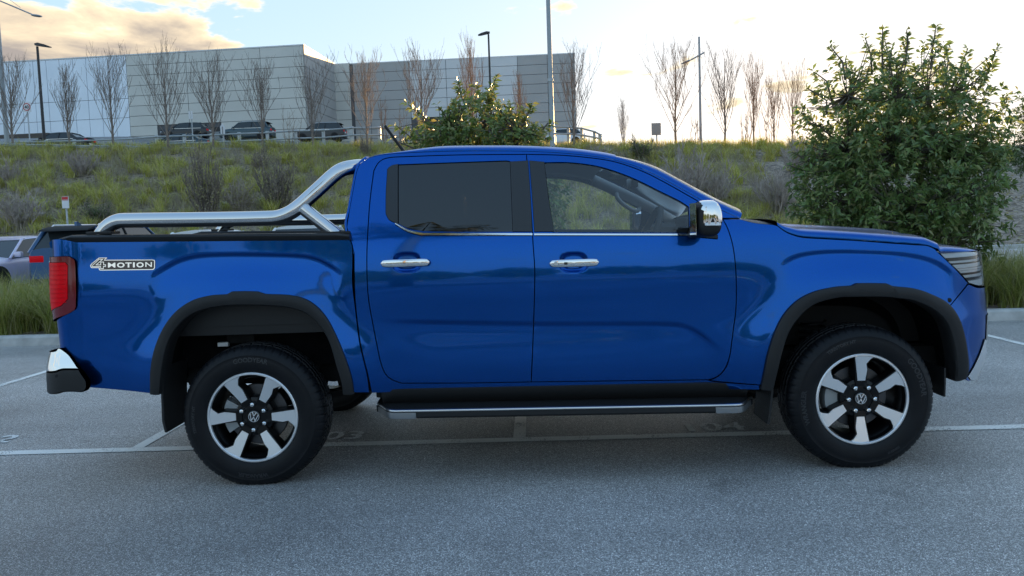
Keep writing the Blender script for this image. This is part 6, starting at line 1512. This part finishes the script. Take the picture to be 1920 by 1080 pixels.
make_car('parked_hatchback', 'silver hatchback seen under the sports bar beside its strut', 'hatch', 'paint_silver', (-3.5, 16.7), R(90))
def upcar(px, py, Y, kind, paint, label, rz, nm):
    b = at(px, py, Y); make_car(nm, label, kind, paint, (b[0], Y), rz, z=ground_z(b[0], Y))
upcar(602, 272, 68.0, 'suv', 'paint_black', 'black four-wheel drive on the crest right of the sunlit hall corner', R(182), 'parked_suv')
upcar(466, 274, 66.0, 'suv', 'paint_teal', 'dark grey wagon on the crest before the grey panels', R(181), 'parked_suv')
upcar(352, 274, 66.0, 'hatch', 'paint_black', 'black car before the hall entrance', R(182), 'parked_hatchback')
upcar(336, 280, 50.0, 'sedan', 'paint_teal', 'dark teal sedan low behind the crash barrier', R(180), 'parked_sedan')
upcar(112, 270, 54.0, 'sedan', 'paint_black', 'black sedan under the dark awning at the far left', R(180), 'parked_sedan')
upcar(1052, 262, 66.0, 'hatch', 'paint_white', 'white car half hidden beside the tall mast', R(180), 'parked_hatchback')
# ================================================================ what stands behind the photographer (mirrored in the truck's paint and glass)
def tree_row(name, x, y, h, w, seed, label):
    r = np.random.default_rng(seed); o = empty(name, (x, y, 0)); tag(o, label, 'tree', 'trees along the far side of the car park')
    n = 900; d = r.normal(size=(n, 3)); d /= np.linalg.norm(d, axis=1)[:, None]; p = d*np.array([w, w, h*.42])*(r.uniform(.2, 1, n)**.4)[:, None]+[0, 0, h*.58]
    leaves_mesh('crown', p, r.normal(size=(n, 3)), r.uniform(.5, .9, n), r.uniform(.3, .6, n), 'hedge_leaf', o)
    v, f = tubes([([np.array([0, 0, 0.]), np.array([.1, 0, h*.3]), np.array([0, .1, h*.7])], [.2, .15, .06])], 8); fast_mesh('trunk', v, f, 'bark_bare', o, True)
ORD = ('first', 'second', 'third', 'fourth', 'fifth', 'sixth', 'seventh', 'eighth', 'ninth', 'tenth', 'eleventh', 'twelfth', 'thirteenth', 'fourteenth', 'fifteenth')
for k in range(15):
    tree_row('park_tree', -42+k*6.0+random.uniform(-1.2, 1.2), -44-random.uniform(0, 6), random.uniform(3.0, 4.6), random.uniform(2.6, 3.6), 100+k, 'leafy tree behind the photographer, %s of the row counted from the tail side' % ORD[k])
# palm whose fronds are mirrored in the rear side window
def palm(x, y, h, label, seed):
    r = np.random.default_rng(seed); o = empty('palm_tree', (x, y, 0)); tag(o, label, 'palm')
    v, f = tubes([([np.array([0, 0, 0.]), np.array([.05, 0, h*.5]), np.array([0, .05, h])], [.28, .22, .2])], 12); fast_mesh('trunk', v, f, 'bark_magnolia', o, True)
    P, D, L, W_ = [], [], [], []; ribs = []
    for k in range(34):
        az = k*2.4; el = r.uniform(-.4, .9); ln = r.uniform(2.0, 2.8); d0 = np.array([math.cos(az)*math.cos(el), math.sin(az)*math.cos(el), math.sin(el)]); pts = []
        for t in np.linspace(0, 1, 9): pts.append(np.array([0, 0, h])+d0*ln*t+np.array([0, 0, -1])*1.1*t*t)
        ribs.append((pts, np.linspace(.03, .008, 9))); A = np.array(pts)
        for t in np.linspace(.15, 1, 26):
            i = min(int(t*8), 7); p = A[i]+(A[i+1]-A[i])*(t*8-i); tg = A[i+1]-A[i]; sd = np.cross(tg, [0, 0, 1]); sd /= np.linalg.norm(sd)+1e-9
            for s in (-1, 1): P.append(p); D.append(sd*s+tg*1.4+np.array([0, 0, -.25])); L.append(.55*math.sin(math.pi*min(t*.9+.1, 1))+.1); W_.append(.04)
    leaves_mesh('fronds', np.array(P), np.array(D), L, W_, 'palm_leaf', o, .1, .25); v, f = tubes(ribs, 4); fast_mesh('frond_ribs', v, f, 'palm_leaf', o, True)
# find where the mirrored ray from the rear window goes, and stand the palm there
q_ = body.inv(790, 428)[0]; P0 = body(*q_); n0_ = body.normal(*q_); dv = P0-CAM; dv /= np.linalg.norm(dv); rf_ = dv-2*(dv @ n0_)*n0_
tt = 13.0/abs(rf_[1]); hp_ = P0+rf_*tt
palm(float(hp_[0]), float(hp_[1]), float(hp_[2])-1.0, 'tall feather palm mirrored in the rear side window of the truck', 5)

# unseen islands, bays and cars, added to give the paint something to mirror
isl = tag(empty('added_island_kerb', (0, 0, 0)), kind='structure')
for k in range(-10, 10): kerb_piece(k*2.4, (k+1)*2.4, isl, lambda s, t: (s, -12.0-t))
sheet('added_island_bed', [(-24, -12.15), (24, -12.15), (24, -14.4), (-24, -14.4)], .085, 'mulch')
for k in range(-8, 9): marking('added_bay_line', [(k*2.6-.04, -11.9), (k*2.6+.04, -11.9), (k*2.6+.04, -7.4), (k*2.6-.04, -7.4)])
for k, (xx, kd_, pt, lb) in enumerate(((-9.1, 'hatch', 'paint_navy', 'dark blue hatchback'), (9.2, 'suv', 'paint_black', 'black wagon'))):
    make_car('parked_'+{'hatch': 'hatchback', 'suv': 'suv', 'sedan': 'sedan'}[kd_], lb+' added out of view behind the photographer, for the truck doors to mirror', kd_, pt, (xx, -18.5), R(90))
